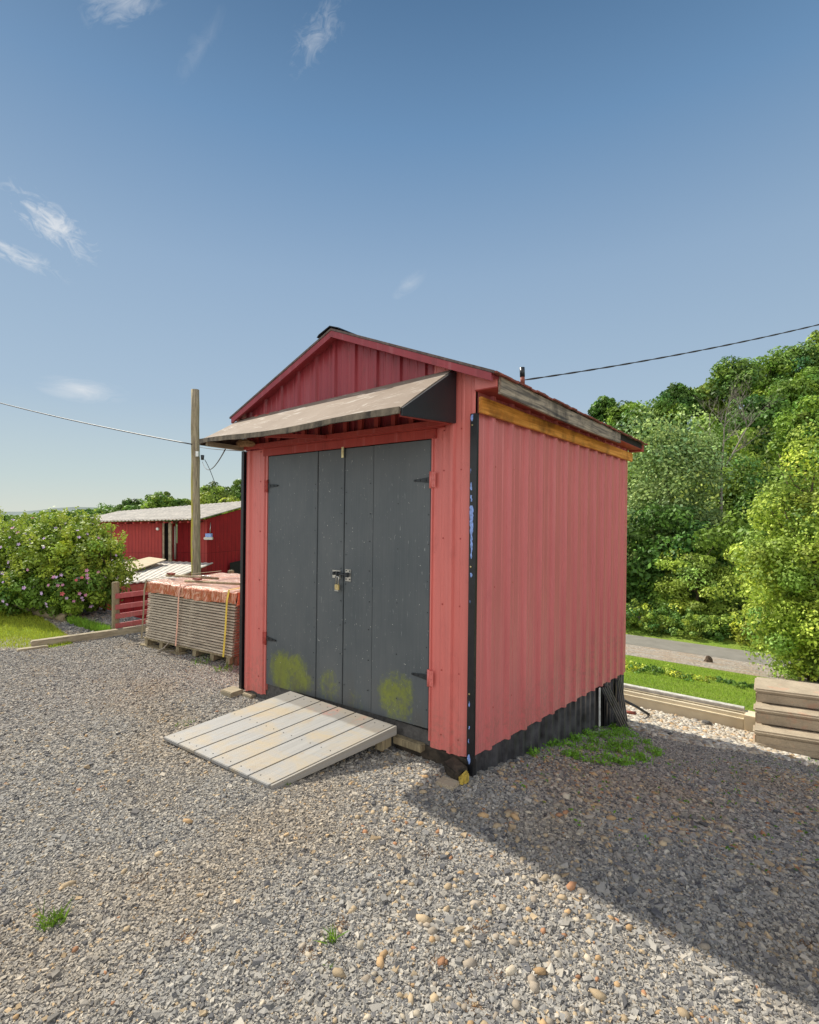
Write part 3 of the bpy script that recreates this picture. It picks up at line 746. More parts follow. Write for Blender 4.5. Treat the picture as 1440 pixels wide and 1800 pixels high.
# ---------------------------------------------------------------- the ramp
ramp = empty('ramp', T(1.2, -.45, 0), 'grey painted board ramp leading up to the shed doors', 'ramp')
def Trp(s, t, dz=0):     # s 0..1 right to left, t 0..1 door to ground
    ur = .573+(.885-.573)*t; ul = 1.667+(2.02-1.667)*t
    n = .055+(.862-.055)*t*(1-s)+(.917-.055)*t*s
    w = .192-(.192-.030)*t
    return T(ur+(ul-ur)*s, -n, w+dz)
for i in range(6):
    s0, s1 = i/6+.0035, (i+1)/6-.0035
    L = [(s0*1.1, 0, -.03), (s1*1.1, 0, -.03), (s1*1.1, .9, -.03), (s0*1.1, .9, -.03), (s0*1.1, 0, 0), (s1*1.1, 0, 0), (s1*1.1, .9, 0), (s0*1.1, .9, 0)]
    L = [(a+i*3.7, b, c) for a, b, c in L]
    V = []
    for dz in (-.024, 0):
        for (a, b) in ((s0, 0), (s1, 0), (s1, 1), (s0, 1)): V.append(Trp(a, b, dz))
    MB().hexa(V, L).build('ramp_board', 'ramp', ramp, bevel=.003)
for i in range(6):          # nail heads
    for t in (.05, .5, .95):
        for q in (.28, .72): MB().tube([Trp((i+q)/6, t, -.001), Trp((i+q)/6, t, .0012)], .0045, 6).build('nail_head', 'black_iron', ramp)
for s, nm in ((.0, 'ramp_side'), (.985, 'ramp_side')):
    V = [Trp(s-.002, .0, -.075), Trp(s+.018, .0, -.075), Trp(s+.018, .985, -.050), Trp(s-.002, .985, -.050), Trp(s-.002, .0, -.0245), Trp(s+.018, .0, -.0245), Trp(s+.018, .985, -.0245), Trp(s-.002, .985, -.0245)]
    if s == 0:
        V = [Trp(-.016, .0, -.062), Trp(-.0005, .0, -.062), Trp(-.0005, .99, -.040), Trp(-.016, .99, -.040), Trp(-.016, .0, -.001), Trp(-.0005, .0, -.001), Trp(-.0005, .99, -.002), Trp(-.016, .99, -.002)]
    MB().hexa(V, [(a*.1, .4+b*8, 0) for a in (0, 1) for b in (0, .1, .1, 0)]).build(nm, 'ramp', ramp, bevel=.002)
MB().box((.60, -.16, .045), (.66, -.06, .118), T).build('ramp_support', 'post_wood', ramp)
MB().box((1.55, -.16, .045), (1.62, -.06, .118), T).build('ramp_support', 'post_wood', ramp)
# bits of timber and stone around the base
def lumpy(name, c, r, mat, label, cat, seed, flat=.6, group=None):
    bm = bmesh.new(); bmesh.ops.create_icosphere(bm, subdivisions=3, radius=1)
    for v in bm.verts:
        k = 1+.35*mnoise.noise(v.co*1.3+Vector((seed, 0, 0)))+.12*mnoise.noise(v.co*4+Vector((0, seed, 0)))
        v.co = Vector((v.co.x*r[0]*k, v.co.y*r[1]*k, v.co.z*r[2]*k))
    me = bpy.data.meshes.new(name); bm.to_mesh(me); bm.free(); me.materials.append(MT[mat])
    o = link(bpy.data.objects.new(name, me)); o.location = c
    return tag(o, label, cat, group)
tag(MB().box((.36, -.045, .055), (.60, .010, .105), T).build('wood_block', 'post_wood', bevel=.006), 'weathered grey timber block lying under the right door by the ramp', 'timber block')
blk = MB(); c = [T(.02, -.13, .0), T(.14, -.10, .02), T(.12, -.01, .01), T(.0, -.03, 0), T(.03, -.135, .065), T(.15, -.105, .085), T(.13, -.005, .10), T(.01, -.03, .07)]
blk.hexa(c); tag(blk.build('wood_block', 'block_wood', bevel=.008), 'charred dark wedge of wood at the front corner of the shed', 'timber block')
c = [T(-.03, -.13, -.005), T(.015, -.15, -.005), T(.012, -.055, .0), T(-.025, -.06, 0), T(-.025, -.125, .06), T(.018, -.145, .06), T(.012, -.06, .07), T(-.02, -.06, .075)]
MT['yellow_moss'] = plain('yellow_moss_stone', (.42, .30, .05), .8, var=.5, sc=40)
tag(MB().hexa(c).build('wood_chock', 'yellow_moss', bevel=.015), 'yellow mossy chock beside the charred wedge at the corner', 'chock')
tag(MB().box((.005, -.22, -.01), (.13, -.125, .022), T).build('paving_slab', 'concrete', bevel=.006), 'small flat stone slab below the charred wedge at the shed corner', 'slab')
tag(MB().box((2.36, -.14, -.01), (2.52, -.01, .045), T).build('paving_slab', 'old_timber', bevel=.006), 'small mossy flat block on gravel by the left corner trim', 'slab')
tag(MB().box((2.20, -.05, -.01), (2.33, .008, .030), T).build('wood_block', 'old_timber', bevel=.006), 'low pale block half hidden at the left foot of the shed', 'timber block')
# leaning corrugated pieces, pale batten, dark rod
def leaning(v0, v1, top_v, label, mat='skirt', out=.20, name='leaning_sheet', topw=None):
    m = MB(); prof = ribs(0, v1-v0, .05, .085, rw=.04, rh=.014, minor=False); N = []
    for (p, o) in prof:
        vb = v0+p; vt = top_v+p*.75
        zb = gr(min(vb, D))-.02; zt = (SB(min(vt, D))+.0 if topw is None else topw)
        N += [(-out-o, vb, zb), (-.03-o*.9, vt, zt-.01)]
    F = [[2*i, 2*i+2, 2*i+3, 2*i+1] for i in range(len(prof)-1)]
    m.add([T(*c) for c in N], F, N); o = m.build(name, mat)
    s = o.modifiers.new('s', 'SOLIDIFY'); s.thickness = .004
    return tag(o, label, 'metal sheet', 'offcuts of black corrugated sheet leaning at the shed')
leaning(2.95, 3.28, 2.62, 'black speckled corrugated offcut leaning to the left against the red shed side', out=.16)
leaning(3.34, 3.58, 3.20, 'narrow black corrugated offcut leaning beside the back corner of the shed', out=.07)
tag(MB().hexa([T(-.04, 2.56, gr(2.56)-.03), T(-.04, 2.59, gr(2.56)-.03), T(-.03, 2.59, gr(2.56)-.03), T(-.03, 2.56, gr(2.56)-.03), T(-.04, 2.545, SB(2.5)+.0), T(-.04, 2.572, SB(2.5)), T(-.03, 2.572, SB(2.5)), T(-.03, 2.545, SB(2.5))]).build('batten', 'white'), 'thin pale batten standing between the black skirt panels', 'batten')
rp0 = px(1095, 1230, 6.9); rp1 = px(1141, 1256, 7.0)
tag(MB().tube([rp0, (rp0+rp1)/2+Vector((0, 0, .01)), rp1], .018, 8).build('metal_rod', 'black_iron'), 'dark rod leaning down behind the back corner of the shed', 'rod')
q0 = px(1098, 1251, 6.8); q1 = px(1118, 1254, 6.75)
tag(MB().tube([q0, q1], .022, 6).build('brick_piece', 'roof_rust'), 'reddish brown scrap lying behind the shed corner on pale gravel', 'scrap')

# ---------------------------------------------------------------- retaining wall, steps
rw = empty('retaining_wall', (*T(-2, 5.41, -1.4),), 'low beige board retaining wall between gravel and lawn', 'retaining wall')
def uv3(u, v, w): return (C0.x+u*LD.x+v*SD.x, C0.y+u*LD.y+v*SD.y, w)
def uend(pxx, v):      # u at which the line v = const crosses a picture column
    a = (pxx-720)/FPX; return -(a*(C0.y+v*SD.y)-(C0.x+v*SD.x))/(-(LD.x)+a*LD.y) * 1.0
u_e = uend(1308, 5.41); u_f = uend(1331, 5.41)
MB().box((u_e, 5.41, -1.62), (3.2, 5.45, -1.10), uv3).build('wall_board', 'beige', rw, bevel=.004)
MB().box((u_e, 5.385, -1.166), (3.2, 5.409, -1.150), uv3).build('trim_strip', 'beige', rw)
MB().box((u_e-.01, 5.452, -1.60), (3.2, 5.50, -1.085), uv3).build('backing_board', 'old_timber', rw)
MB().box((u_e, 5.51, -1.60), (3.2, 5.60, -1.045), uv3).build('cap_board', 'beige_top', rw, bevel=.006)
MB().box((u_f, 5.375, -1.62), (u_e-.004, 5.60, -1.09), uv3).build('end_block', 'beige', rw, bevel=.004)
so = Vector((px(1327, 1325, 6.0).x, 6.0, 0)); sr = Vector((.906, -.4226, 0)); sb = Vector((.585, .811, 0))
def TS(a, b, c): p = so+sr*a+sb*b; return (p.x, p.y, c)
steps = empty('concrete_steps', TS(.6, .3, -1.25), 'weathered tan precast concrete steps with three rounded treads on the gravel', 'steps')
zl = [EYE-2.61, EYE-2.42, EYE-2.245]; bd = [0, .235, .47]
for i in range(3):
    b1 = 1.0
    MB().box((.0, bd[i]+.0, -1.14 if i == 0 else zl[i-1]+.001), (1.9, b1, zl[i]-.051), TS).build('riser', 'concrete', steps, bevel=.012)
    t = MB().box((-.020, bd[i]-.020, zl[i]-.050), (1.95, bd[i]+.235 if i < 2 else 1.03, zl[i]), TS).build('tread', 'concrete', steps, bevel=.019)
MB().box((-.02, -.035, -1.175), (1.9, .6, -1.110), TS).build('base_ledge', 'concrete', steps, bevel=.01)
MB().box((.03, -.010, -1.32), (1.9, .5, -1.176), TS).build('base_timber', 'block_wood', steps)
tag(MB().box((.46, -.035, -1.32), (.50, -.0125, -1.16), TS).build('iron_stake', 'roof_rust', steps), label='rusty stake at the foot of the steps')
rk = rp(((1242, 1275),))[0]
lumpy('rock', Vector((rk[0], rk[1], H(*rk)+.03)), (.06, .05, .04), 'stone_dark', 'dark brown rock on pale gravel in front of the beige retaining wall', 'rock', 2)
rk = rp(((1178, 1294),))[0]
lumpy('rock', Vector((rk[0], rk[1], H(*rk)+.015)), (.03, .03, .022), 'stone_dark', 'small black stone at the shadow edge behind the shed', 'rock', 5)
lumpy('stump', px(1245, 1168, 18.0)+Vector((0, 0, .1)), (.13, .12, .20), 'bark', 'short weathered tree stump on the gravel verge by the road', 'stump', 8)

# ---------------------------------------------------------------- left: bundle of boards
BL, BR = Vector((-3.26, 6.16, 0)), Vector((-1.90, 5.33, 0))
bdir = (BR-BL).normalized(); bn = Vector((-bdir.y, bdir.x, 0)); BLEN = (BR-BL).length
def TB(a, b, c): p = BL+bdir*(a+.075*c)+bn*(b+.03*c); return (p.x, p.y, c)
bun = empty('board_bundle', TB(BLEN/2, .5, 0), 'strapped bundle of weathered planks on a pallet with orange tarp on top', 'lumber stack')
pal = empty('pallet', TB(0, 0, 0), None, None); pal.parent = bun; pal.matrix_parent_inverse = bun.matrix_world.inverted()
for a in (0, .30, .62, .93, 1.24, BLEN-.09): MB().box((a, .0, .02), (a+.06, 1.0, .092), TB).build('stringer', 'post_wood', pal)
MB().box((-.08, -.02, .0), (.75, .07, .019), TB).build('bottom_board', 'post_wood', pal)
MB().box((-.02, -.012, .093), (BLEN, 1.0, .108), TB).build('deck_board', 'post_wood', pal)
random.seed(12); NL = 19; z = .110; lh = (.695-.11)/NL
for i in range(NL):
    m = MB(); o = random.uniform(-.012, .012); e = random.uniform(-.02, .01)
    m.box((o, e*.4, z), (BLEN+o*.6, .165, z+lh*.60), TB)
    for k in range(1, 6): m.box((o+random.uniform(-.02, .02), .170*k, z), (BLEN+random.uniform(-.02, .02), .170*k+.16, z+lh*.60), TB)
    m.box((.03, .02, z+lh*.60), (.08, 1.0, z+lh), TB); m.box((.8, .02, z+lh*.60), (.85, 1.0, z+lh), TB)
    m.l = [(a+i*1.37, b, c) for a, b, c in m.l]
    m.build('board_layer', 'plank_edge', bun)
    m = MB(); 
    for k in range(6): m.box((BLEN+.022, .170*k, z+.001), (BLEN+.034, .170*k+.16, z+lh*.58), TB)
    m.build('board_end', 'plank_end', bun)
    z += lh
MB().box((BLEN-.02, .05, .0), (BLEN+.03, .9, .105), TB).build('pallet_end', 'plank_end', bun)
# tarp draped over the top
m = MB(); N = []; na, nb = 70, 30
top = .80
for j in range(nb+1):
    for i in range(na+1):
        a = -.02+(BLEN+.05)*i/na; s = j/nb
        if s < .35:
            q = s/.35; zz = .668+.010*math.sin(a*5)+.004*math.sin(a*31)+(top-.68)*q; b = -.025+.012*math.sin(a*38+q*3)*(1-q)+.005*math.sin(a*83)
        else:
            q = (s-.35)/.65; zz = top+.006*math.sin(a*7+q*5)+.004*math.sin(a*23)+.004*math.sin(q*14); b = -.015+1.03*q
        N.append((a, b, zz))
F = [[j*(na+1)+i, j*(na+1)+i+1, (j+1)*(na+1)+i+1, (j+1)*(na+1)+i] for j in range(nb) for i in range(na)]
m.add([TB(*c) for c in N], F, N, True); m.build('tarp', 'tarp', bun)
m = MB(); N = []
for i in range(13):
    for j in range(9):
        b = -.02+1.04*i/12; q = j/8; N.append((BLEN+.038+.008*math.sin(b*25+q*4), b, .66+.015*math.sin(b*11)+(top-.66)*q))
m.add([TB(*c) for c in N], [[i*9+j, i*9+j+1, i*9+10+j, i*9+9+j] for i in range(12) for j in range(8)], N, True); m.build('tarp', 'tarp', bun)
def strap(a, mat, w=.022):
    m = MB(); pts = [(a-.01, -.034, .10), (a-.008, -.034, .40), (a-.004, -.046, .70), (a, -.030, .818), (a+.02, .5, .83), (a+.02, 1.04, .82)]
    for p, q in zip(pts[:-1], pts[1:]):
        m.hexa([TB(p[0], p[1], p[2]), TB(p[0]+w, p[1], p[2]), TB(q[0]+w, q[1], q[2]), TB(q[0], q[1], q[2]), TB(p[0], p[1]+.003, p[2]+.003), TB(p[0]+w, p[1]+.003, p[2]+.003), TB(q[0]+w, q[1]+.003, q[2]+.003), TB(q[0], q[1]+.003, q[2]+.003)])
    m.build('strap', mat, bun)
strap(.66, 'strap_p'); strap(BLEN-.10, 'strap_y', .026); strap(-.03, 'post_wood', .03)
m = MB(); m.tube([TB(.0, .22, .85), TB(.9, .30, .86)], .014, 8).build('clamp_bar', 'post_wood', bun)
m = MB(); m.tube([TB(.62, .06, .84), TB(1.6, .22, .85)], .014, 8).build('clamp_bar', 'post_wood', bun)
for (a, b) in ((.03, .2), (.75, .06)):
    MB().box((a, b, .865), (a+.11, b+.05, .885), TB).build('ratchet', 'roof_rust', bun)
m = MB(); 
for k in range(5): m.tube([TB(.62+k*.035, .27, .87), TB(.64+k*.035, .27, .885), TB(.66+k*.035, .29, .868)], .006, 6)
m.build('chain', 'steel', bun)
# twigs by the pallet
m = MB(); 
for (a, b) in (((.38, -.08, .01), (.62, -.14, .10)), ((.36, -.12, .01), (.66, -.05, .05)), ((.45, -.1, .005), (.56, -.05, .13)), ((.40, -.15, .006), (.75, -.1, .02))): m.tube([TB(*a), TB(*b)], .006, 5)
tag(m.build('twig_pile', 'deadwood'), 'few dry twigs on gravel in front of the plank pallet', 'twigs')

# fence, timber edging, logs
MT['fence_red'] = paint('fence_red_paint', (.42, .095, .10), (.34, .07, .075), rough=.5)
fen = empty('rail_fence', (-3.97, 6.75, 0), 'short red rail fence with one weathered post left of the plank bundle', 'fence')
fd = Vector((.62, .785, 0)).normalized(); fo = Vector((-3.99, 6.80, 0)); fp = Vector((fd.y, -fd.x, 0))
def TF(a, b, c): p = fo+fd*a+fp*b; return (p.x, p.y, c)
MB().box((-.04, -.04, -.05), (.035, .035, .70), TF).build('post', 'post_wood', fen, bevel=.008)
MB().box((1.7, -.04, -.6), (1.78, .035, .70), TF).build('post', 'post_wood', fen, bevel=.008)
for py_ in (1047.5, 1067, 1083, 1100):
    z = EYE-(py_-900)/FPX*6.78
    MB().box((-.02, .036, z-.033), (1.8, .055, z+.033), TF).build('rail', 'fence_red', fen)
e0 = Vector((-4.60, 6.08, 0)); e1 = Vector((-3.30, 7.22, 0)); ed = (e1-e0).normalized(); en = Vector((ed.y, -ed.x, 0)); el = (e1-e0).length
def TE(a, b, c): p = e0+ed*a+en*b; return (p.x, p.y, c)
tag(MB().box((0, -.05, -.03), (el, .05, .085), TE).build('timber_edging', 'old_timber', bevel=.008), 'pale timber edging board on gravel between grass and plank bundle', 'edging')
tag(MB().box((-.14, .06, -.03), (.16, .15, .03), TE).build('timber_edging', 'old_timber', bevel=.008), 'shorter low timber at the left end of the edging by the grass', 'edging')
def log(p, q, r, label):
    m = MB(); p, q = Vector(p), Vector(q); k = [p.lerp(q, i/6)+Vector((0, 0, .01*math.sin(i*2))) for i in range(7)]
    m.tube(k, [r*(1+.06*math.sin(i*1.7)) for i in range(7)], 14); o = m.build('log', 'post_wood')
    d = (q-p).normalized(); e = MB(); e.tube([q+d*.001, q+d*.006], r*.62, 12); e.build('hollow_end', 'dark', o)
    return tag(o, label, 'log', 'logs at the foot of the flowering bush')
def gp(x, y, z=0.0):      # point on level ground seen at a picture position
    d = (EYE-z)*FPX/(y-900); return Vector(((x-720)/FPX*d, d, z))
log(gp(66, 1075, .06), gp(120, 1086, .06), .075, 'nearer mossy log with a dark hollow end below the flowering bush')
log(gp(10, 1057, .06), gp(74, 1073, .06), .075, 'farther mossy log at the left picture edge below the bush')

# ---------------------------------------------------------------- grass and weeds
def blades(n, poly, hmin, hmax, wid, col, zf, seed=0, lean=.5, name='grass', dens=None):
    rg = np.random.default_rng(seed); poly = np.array(poly); mn, mx = poly.min(0), poly.max(0); pts = []
    while sum(len(p) for p in pts) < n:
        p = mn+(mx-mn)*rg.random((n*3, 2)); ins = np.zeros(len(p), bool); j = len(poly)-1
        for i in range(len(poly)):
            c = ((poly[i, 1] > p[:, 1]) != (poly[j, 1] > p[:, 1])) & (p[:, 0] < (poly[j, 0]-poly[i, 0])*(p[:, 1]-poly[i, 1])/(poly[j, 1]-poly[i, 1]+1e-9)+poly[i, 0])
            ins ^= c; j = i
        if dens is not None: ins &= rg.random(len(p)) < dens(p)
        pts.append(p[ins])
    P = np.concatenate(pts)[:n]; z = zf(P[:, 0], P[:, 1])
    a = rg.random(n)*2*np.pi; h = hmin+(hmax-hmin)*rg.random(n)**1.5; le = lean*h*rg.random(n); b = rg.random(n)*2*np.pi
    w = wid*(.6+.8*rg.random(n)); V = np.zeros((n, 4, 3))
    V[:, 0] = np.stack([P[:, 0]-w*np.cos(a), P[:, 1]-w*np.sin(a), z], 1); V[:, 1] = np.stack([P[:, 0]+w*np.cos(a), P[:, 1]+w*np.sin(a), z], 1)
    V[:, 2] = np.stack([P[:, 0]+w*.5*np.cos(a)+le*.5*np.cos(b), P[:, 1]+w*.5*np.sin(a)+le*.5*np.sin(b), z+h*.6], 1)
    V[:, 3] = np.stack([P[:, 0]+le*np.cos(b), P[:, 1]+le*np.sin(b), z+h], 1)
    F = np.arange(n*4).reshape(n, 4)
    c = np.array(col)[None]*(.6+.8*rg.random((n, 1)))*np.array([1, 1, 1])+rg.random((n, 1))*np.array([[.05, .02, 0]])
    return V.reshape(-1, 3), F, np.repeat(c, 4, 0)
Hf = lambda x, y: terrain(*uv_of(x, y))
gpoly = [tuple(gp(a, b)[:2]) for a, b in ((-60, 1062), (20, 1064), (62, 1078), (92, 1098), (118, 1118), (128, 1132), (95, 1139), (40, 1141), (-60, 1143))]
me = MB().add([(x, y, .006) for x, y in gpoly], [list(range(len(gpoly)))])
tag(me.build('grass_bed', 'lawn'), kind='structure')
V, F, c = blades(26000, gpoly, .015, .05, .0035, (.36, .44, .05), lambda x, y: 0*x, 1)
tag(np_mesh('grass', V, F, c, 'grass'), 'patch of short bright grass left of the timber edging', 'grass', kind='stuff')
sp_ = [tuple(gp(a, b)[:2]) for a, b in ((120, 1090), (150, 1098), (196, 1112), (186, 1118), (150, 1106), (118, 1096))]
V, F, c = blades(3500, sp_, .04, .13, .005, (.18, .36, .04), lambda x, y: 0*x, 2)
tag(np_mesh('grass', V, F, c, 'grass'), 'strip of tall grass along the foot of the bush near the fence post', 'grass', kind='stuff')
wp = rp(((925, 1325), (985, 1300), (1050, 1285), (1095, 1272), (1130, 1300), (1170, 1325), (1150, 1345), (1060, 1350), (1000, 1335), (950, 1340)))
def dn(P):
    return np.array([-.0+.04+.96*max(0, min(1, (mnoise.noise(Vector((p[0]*6.5, p[1]*6.5, 3)))-.02)*4)) for p in P])
def leaf_patch(n, poly, sz, col, seed, dens=None, hmax=.07):
    V, F, c = blades(n, poly, .01, hmax, .001, col, Hf, seed, dens=dens); rg = np.random.default_rng(seed)
    C = V.reshape(n, 4, 3)[:, 3]; return C, c.reshape(n, 4, 3)[:, 0]
def leaf_quads(C, N, size, col, rg, aspect=.55):
    n = len(C); N = N/np.linalg.norm(N, axis=1, keepdims=True)
    r = rg.normal(size=(n, 3)); A = np.cross(N, r); A /= np.linalg.norm(A, axis=1, keepdims=True)+1e-9; B = np.cross(N, A)
    s = (size*(.6+.8*rg.random(n)))[:, None]
    V = np.stack([C-A*s*.5, C+B*s*.5*aspect, C+A*s*.5, C-B*s*.5*aspect], 1)
    return V.reshape(-1, 3), np.arange(4*n).reshape(n, 4), np.repeat(col, 4, 0)
rg = np.random.default_rng(3)
C, c = leaf_patch(3000, wp, .02, (.18, .42, .05), 4, dn, .06)
V, F, c = leaf_quads(C, rg.normal(size=C.shape)*.6+[0, 0, 1], np.full(len(C), .022), c, rg)
V2, F2, c2 = blades(1500, wp, .02, .08, .003, (.19, .40, .05), Hf, 6, dens=dn)
tag(np_mesh('weed_patch', np.concatenate([V, V2]), np.concatenate([F, F2+len(V)]), np.concatenate([c, c2]), 'grass'), 'low green weeds spreading on gravel beside the black shed skirt', 'weeds', kind='stuff')
V, F, c = leaf_quads(*(lambda CC: (CC[0], rg.normal(size=CC[0].shape)*.6+[0, 0, 1], np.full(len(CC[0]), .02), CC[1]))(leaf_patch(420, rp(((860, 1345), (1000, 1350), (1440, 1330), (1440, 1560), (1000, 1500))), .02, (.10, .26, .03), 9, lambda P: np.array([max(0, mnoise.noise(Vector((p[0]*14, p[1]*14, 9)))*2-.5) for p in P]), .03)), rg)
tag(np_mesh('weed_sprouts', V, F, c, 'grass'), 'tiny scattered weed sprouts in the shaded gravel right of the shed', 'weeds', kind='stuff')
def tuft(x, y, n, h, r, label, seed, spread=1.6):
    p = rp(((x, y),))[0]; poly = [(p[0]+r*math.cos(a*.785), p[1]+r*math.sin(a*.785)) for a in range(8)]
    V, F, c = blades(n, poly, h*.4, h, .003, (.13, .26, .03), Hf, seed, lean=spread)
    tag(np_mesh('grass_tuft', V, F, c, 'grass'), label, 'grass tuft')
tuft(93, 1622, 90, .06, .05, 'small grass tuft in the gravel at the lower left', 31)
tuft(582, 1655, 30, .085, .022, 'sparse upright grass sprig in the foreground gravel near the middle', 32)
tuft(578, 1700, 10, .03, .012, 'tiny grass sprout just below the sparse foreground sprig', 33)
tuft(505, 1380, 16, .03, .02, 'tiny grass sprout at the low right corner of the ramp', 34)
tuft(355, 1165, 40, .09, .12, 'grass tuft growing in front of the plank pallet', 35)
tuft(395, 1178, 40, .08, .10, 'grass tuft at the right end of the plank pallet', 36)
tuft(325, 1272, 40, .03, .08, 'thin grass sprigs left of the ramp', 37)

lp_ = [uv3(a, b, 0)[:2] for a, b in ((-2.4, 5.62), (1.4, 5.62), (2.6, 14.8), (-2.2, 14.8))]
V, F, c = blades(42000, lp_, .02, .055, .006, (.27, .42, .05), lambda x, y: Hf(x, y)+.015, 61, lean=.7, dens=lambda P: np.array([.25+.75*(mnoise.noise(Vector((p[0]*.9, p[1]*.9, 5)))*.5+.5) for p in P]))
tag(np_mesh('grass', V, F, c, 'grass'), 'mown bright grass on the lawn below the beige retaining wall', 'grass', kind='stuff')
# ---------------------------------------------------------------- gravel stones
def inpoly(x, y):
    ins = np.zeros(len(x), bool); j = len(gpoly)-1
    for i in range(len(gpoly)):
        a, b = gpoly[i], gpoly[j]
        ins ^= ((a[1] > y) != (b[1] > y)) & (x < (b[0]-a[0])*(y-a[1])/(b[1]-a[1]+1e-9)+a[0]); j = i
    return ins
def stones(n, yr, size, seed, colors, weights, vmax=5.3, flat=(.35, .9), px_rng=(-260, 1720), rounded=False, dens=None, left_ok=True):
    rg = np.random.default_rng(seed); y = np.sqrt(yr[0]**2+(yr[1]**2-yr[0]**2)*rg.random(n*3)); a = (px_rng[0]+(px_rng[1]-px_rng[0])*rg.random(n*3)-720)/FPX
    x = a*y; u, v = uv_of(x, y)
    k = (v < vmax) & ~((u > .0) & (u < W) & (v > .03) & (v < D)) & ~inpoly(x, y) & ~((u > 2.6) & (v > .9))
    if dens is not None: k &= rg.random(n*3) < dens(x, y)
    x, y = x[k][:n], y[k][:n]; n = len(x); z = terrain(*uv_of(x, y))
    if rounded:
        bm = bmesh.new(); bmesh.ops.create_icosphere(bm, subdivisions=1, radius=1.0); B = np.array([v.co[:] for v in bm.verts]); FF = np.array([[v.index for v in f.verts] for f in bm.faces]); bm.free()
        jit = .10
    else:
        B = np.array([(a, b, c) for c in (-1, 1) for b in (-1, 1) for a in (-1, 1)], float)
        FF = np.array([[0, 2, 3, 1], [4, 5, 7, 6], [0, 1, 5, 4], [2, 6, 7, 3], [0, 4, 6, 2], [1, 3, 7, 5]]); jit = .42
    s = size*np.exp(np.clip(rg.normal(0, .34, n), -1, .85))
    V = B[None]+rg.normal(0, jit, (n, len(B), 3))
    V[:, :, 0] *= (s*(.8+.6*rg.random(n)))[:, None]; V[:, :, 1] *= (s*(.6+.4*rg.random(n)))[:, None]; V[:, :, 2] *= (s*(flat[0]+(flat[1]-flat[0])*rg.random(n)))[:, None]
    if not rounded: V *= .72
    t = rg.random(n)*2*np.pi; tl = rg.normal(0, .35, n)
    ct, st = np.cos(t)[:, None], np.sin(t)[:, None]; cl, sl = np.cos(tl)[:, None], np.sin(tl)[:, None]
    X, Y, Z = V[..., 0], V[..., 1], V[..., 2]; Y, Z = Y*cl-Z*sl, Y*sl+Z*cl; X, Y = X*ct-Y*st, X*st+Y*ct
    V = np.stack([X+x[:, None], Y+y[:, None], Z+(z+s*.16)[:, None]], -1)
    F = (FF[None]+(np.arange(n)*len(B))[:, None, None]).reshape(-1, FF.shape[1])
    ci = rg.choice(len(colors), n, p=np.array(weights)/sum(weights)); c = np.array(colors)[ci]*(.78+.44*rg.random((n, 1)))
    if not rounded:     # patches of brown fines between the grey stone
        f = np.sin(x*1.9+np.sin(y*1.3)*1.5)*np.sin(y*2.3+x*.6+np.sin(x*3.1))+.35*np.sin(x*6.1+y*4.7)*np.sin(y*7.3-x*2)
        k2 = (np.clip(f-.05, 0, 1)*.42)[:, None]; c = c*(1-k2)+c*np.array([[1.12, .93, .70]])*k2
    return V.reshape(-1, 3), F, np.repeat(c, len(B), 0)
GC = [(.155, .15, .148), (.24, .232, .218), (.32, .302, .272), (.39, .36, .31), (.40, .31, .20), (.10, .10, .105)]
def join(parts, name, mat, smooth=False):
    o = 0; Vs, Fs, Cs = [], [], []
    for V, F, c in parts: Vs.append(V); Fs.append(F+o); Cs.append(c); o += len(V)
    return np_mesh(name, np.concatenate(Vs), np.concatenate(Fs), np.concatenate(Cs), mat, smooth=smooth)
def dens_front(x, y): return .12+.88*np.clip((x+.8)/1.2, 0, 1)
g1 = stones(225000, (1.15, 3.2), .0046, 1, GC, [2, 4, 5, 2.5, .6, 1.2])
g2 = stones(215000, (3.2, 6.6), .0054, 2, GC, [2, 4, 5, 3, .5, 1])
g3 = stones(10500, (1.15, 3.8), .0090, 3, GC, [2, 3, 4, 2.5, 1.0, 1.5], dens=dens_front)
g5 = stones(16000, (6.6, 11), .012, 5, GC, [2, 4, 5, 3, .5, 1], px_rng=(-40, 720))
tag(join([g1, g2, g3, g5], 'gravel_stones', 'pebble'), 'crushed grey gravel covering the yard', 'gravel', kind='stuff')
PC = [(.40, .31, .20), (.42, .28, .15), (.33, .28, .22), (.44, .38, .29), (.34, .18, .10)]
def dens_peb(x, y):
    a = np.array([mnoise.noise(Vector((p, q, 1))*1.3) for p, q in zip(x, y)])
    return np.clip((x+.6)/1.0, .06, 1)*np.clip(.55+a*1.2, .1, 1)
p1 = stones(4500, (1.35, 4.6), .0115, 21, PC, [4, 2, 4, 2, 1.3], rounded=True, flat=(.45, .7), dens=dens_peb)
p2 = stones(650, (1.35, 3.2), .0135, 22, PC, [4, 2.2, 4, 2, .8], rounded=True, flat=(.45, .7), dens=dens_peb)
tag(join([p1, p2], 'river_pebbles', 'pebble', True), 'rounded tan and orange pebbles scattered through the grey gravel', 'pebbles', kind='stuff')
WC = [(.46, .42, .35), (.40, .34, .26), (.55, .51, .44), (.44, .31, .18), (.30, .28, .25)]
def dens_w(x, y):
    u, v = uv_of(x, y); return ((v > 3.35+.25*np.sin(u*3)) & (u < .6)).astype(float)
w1 = stones(12000, (4.4, 8.6), .020, 25, WC, [4, 3, 3, 1.5, 1.5], rounded=True, flat=(.5, .8), dens=dens_w, px_rng=(1080, 1420), vmax=5.36)
tag(join([w1], 'pale_pebbles', 'pebble', True), 'pale river pebbles banked in front of the beige retaining wall', 'pebbles', kind='stuff')
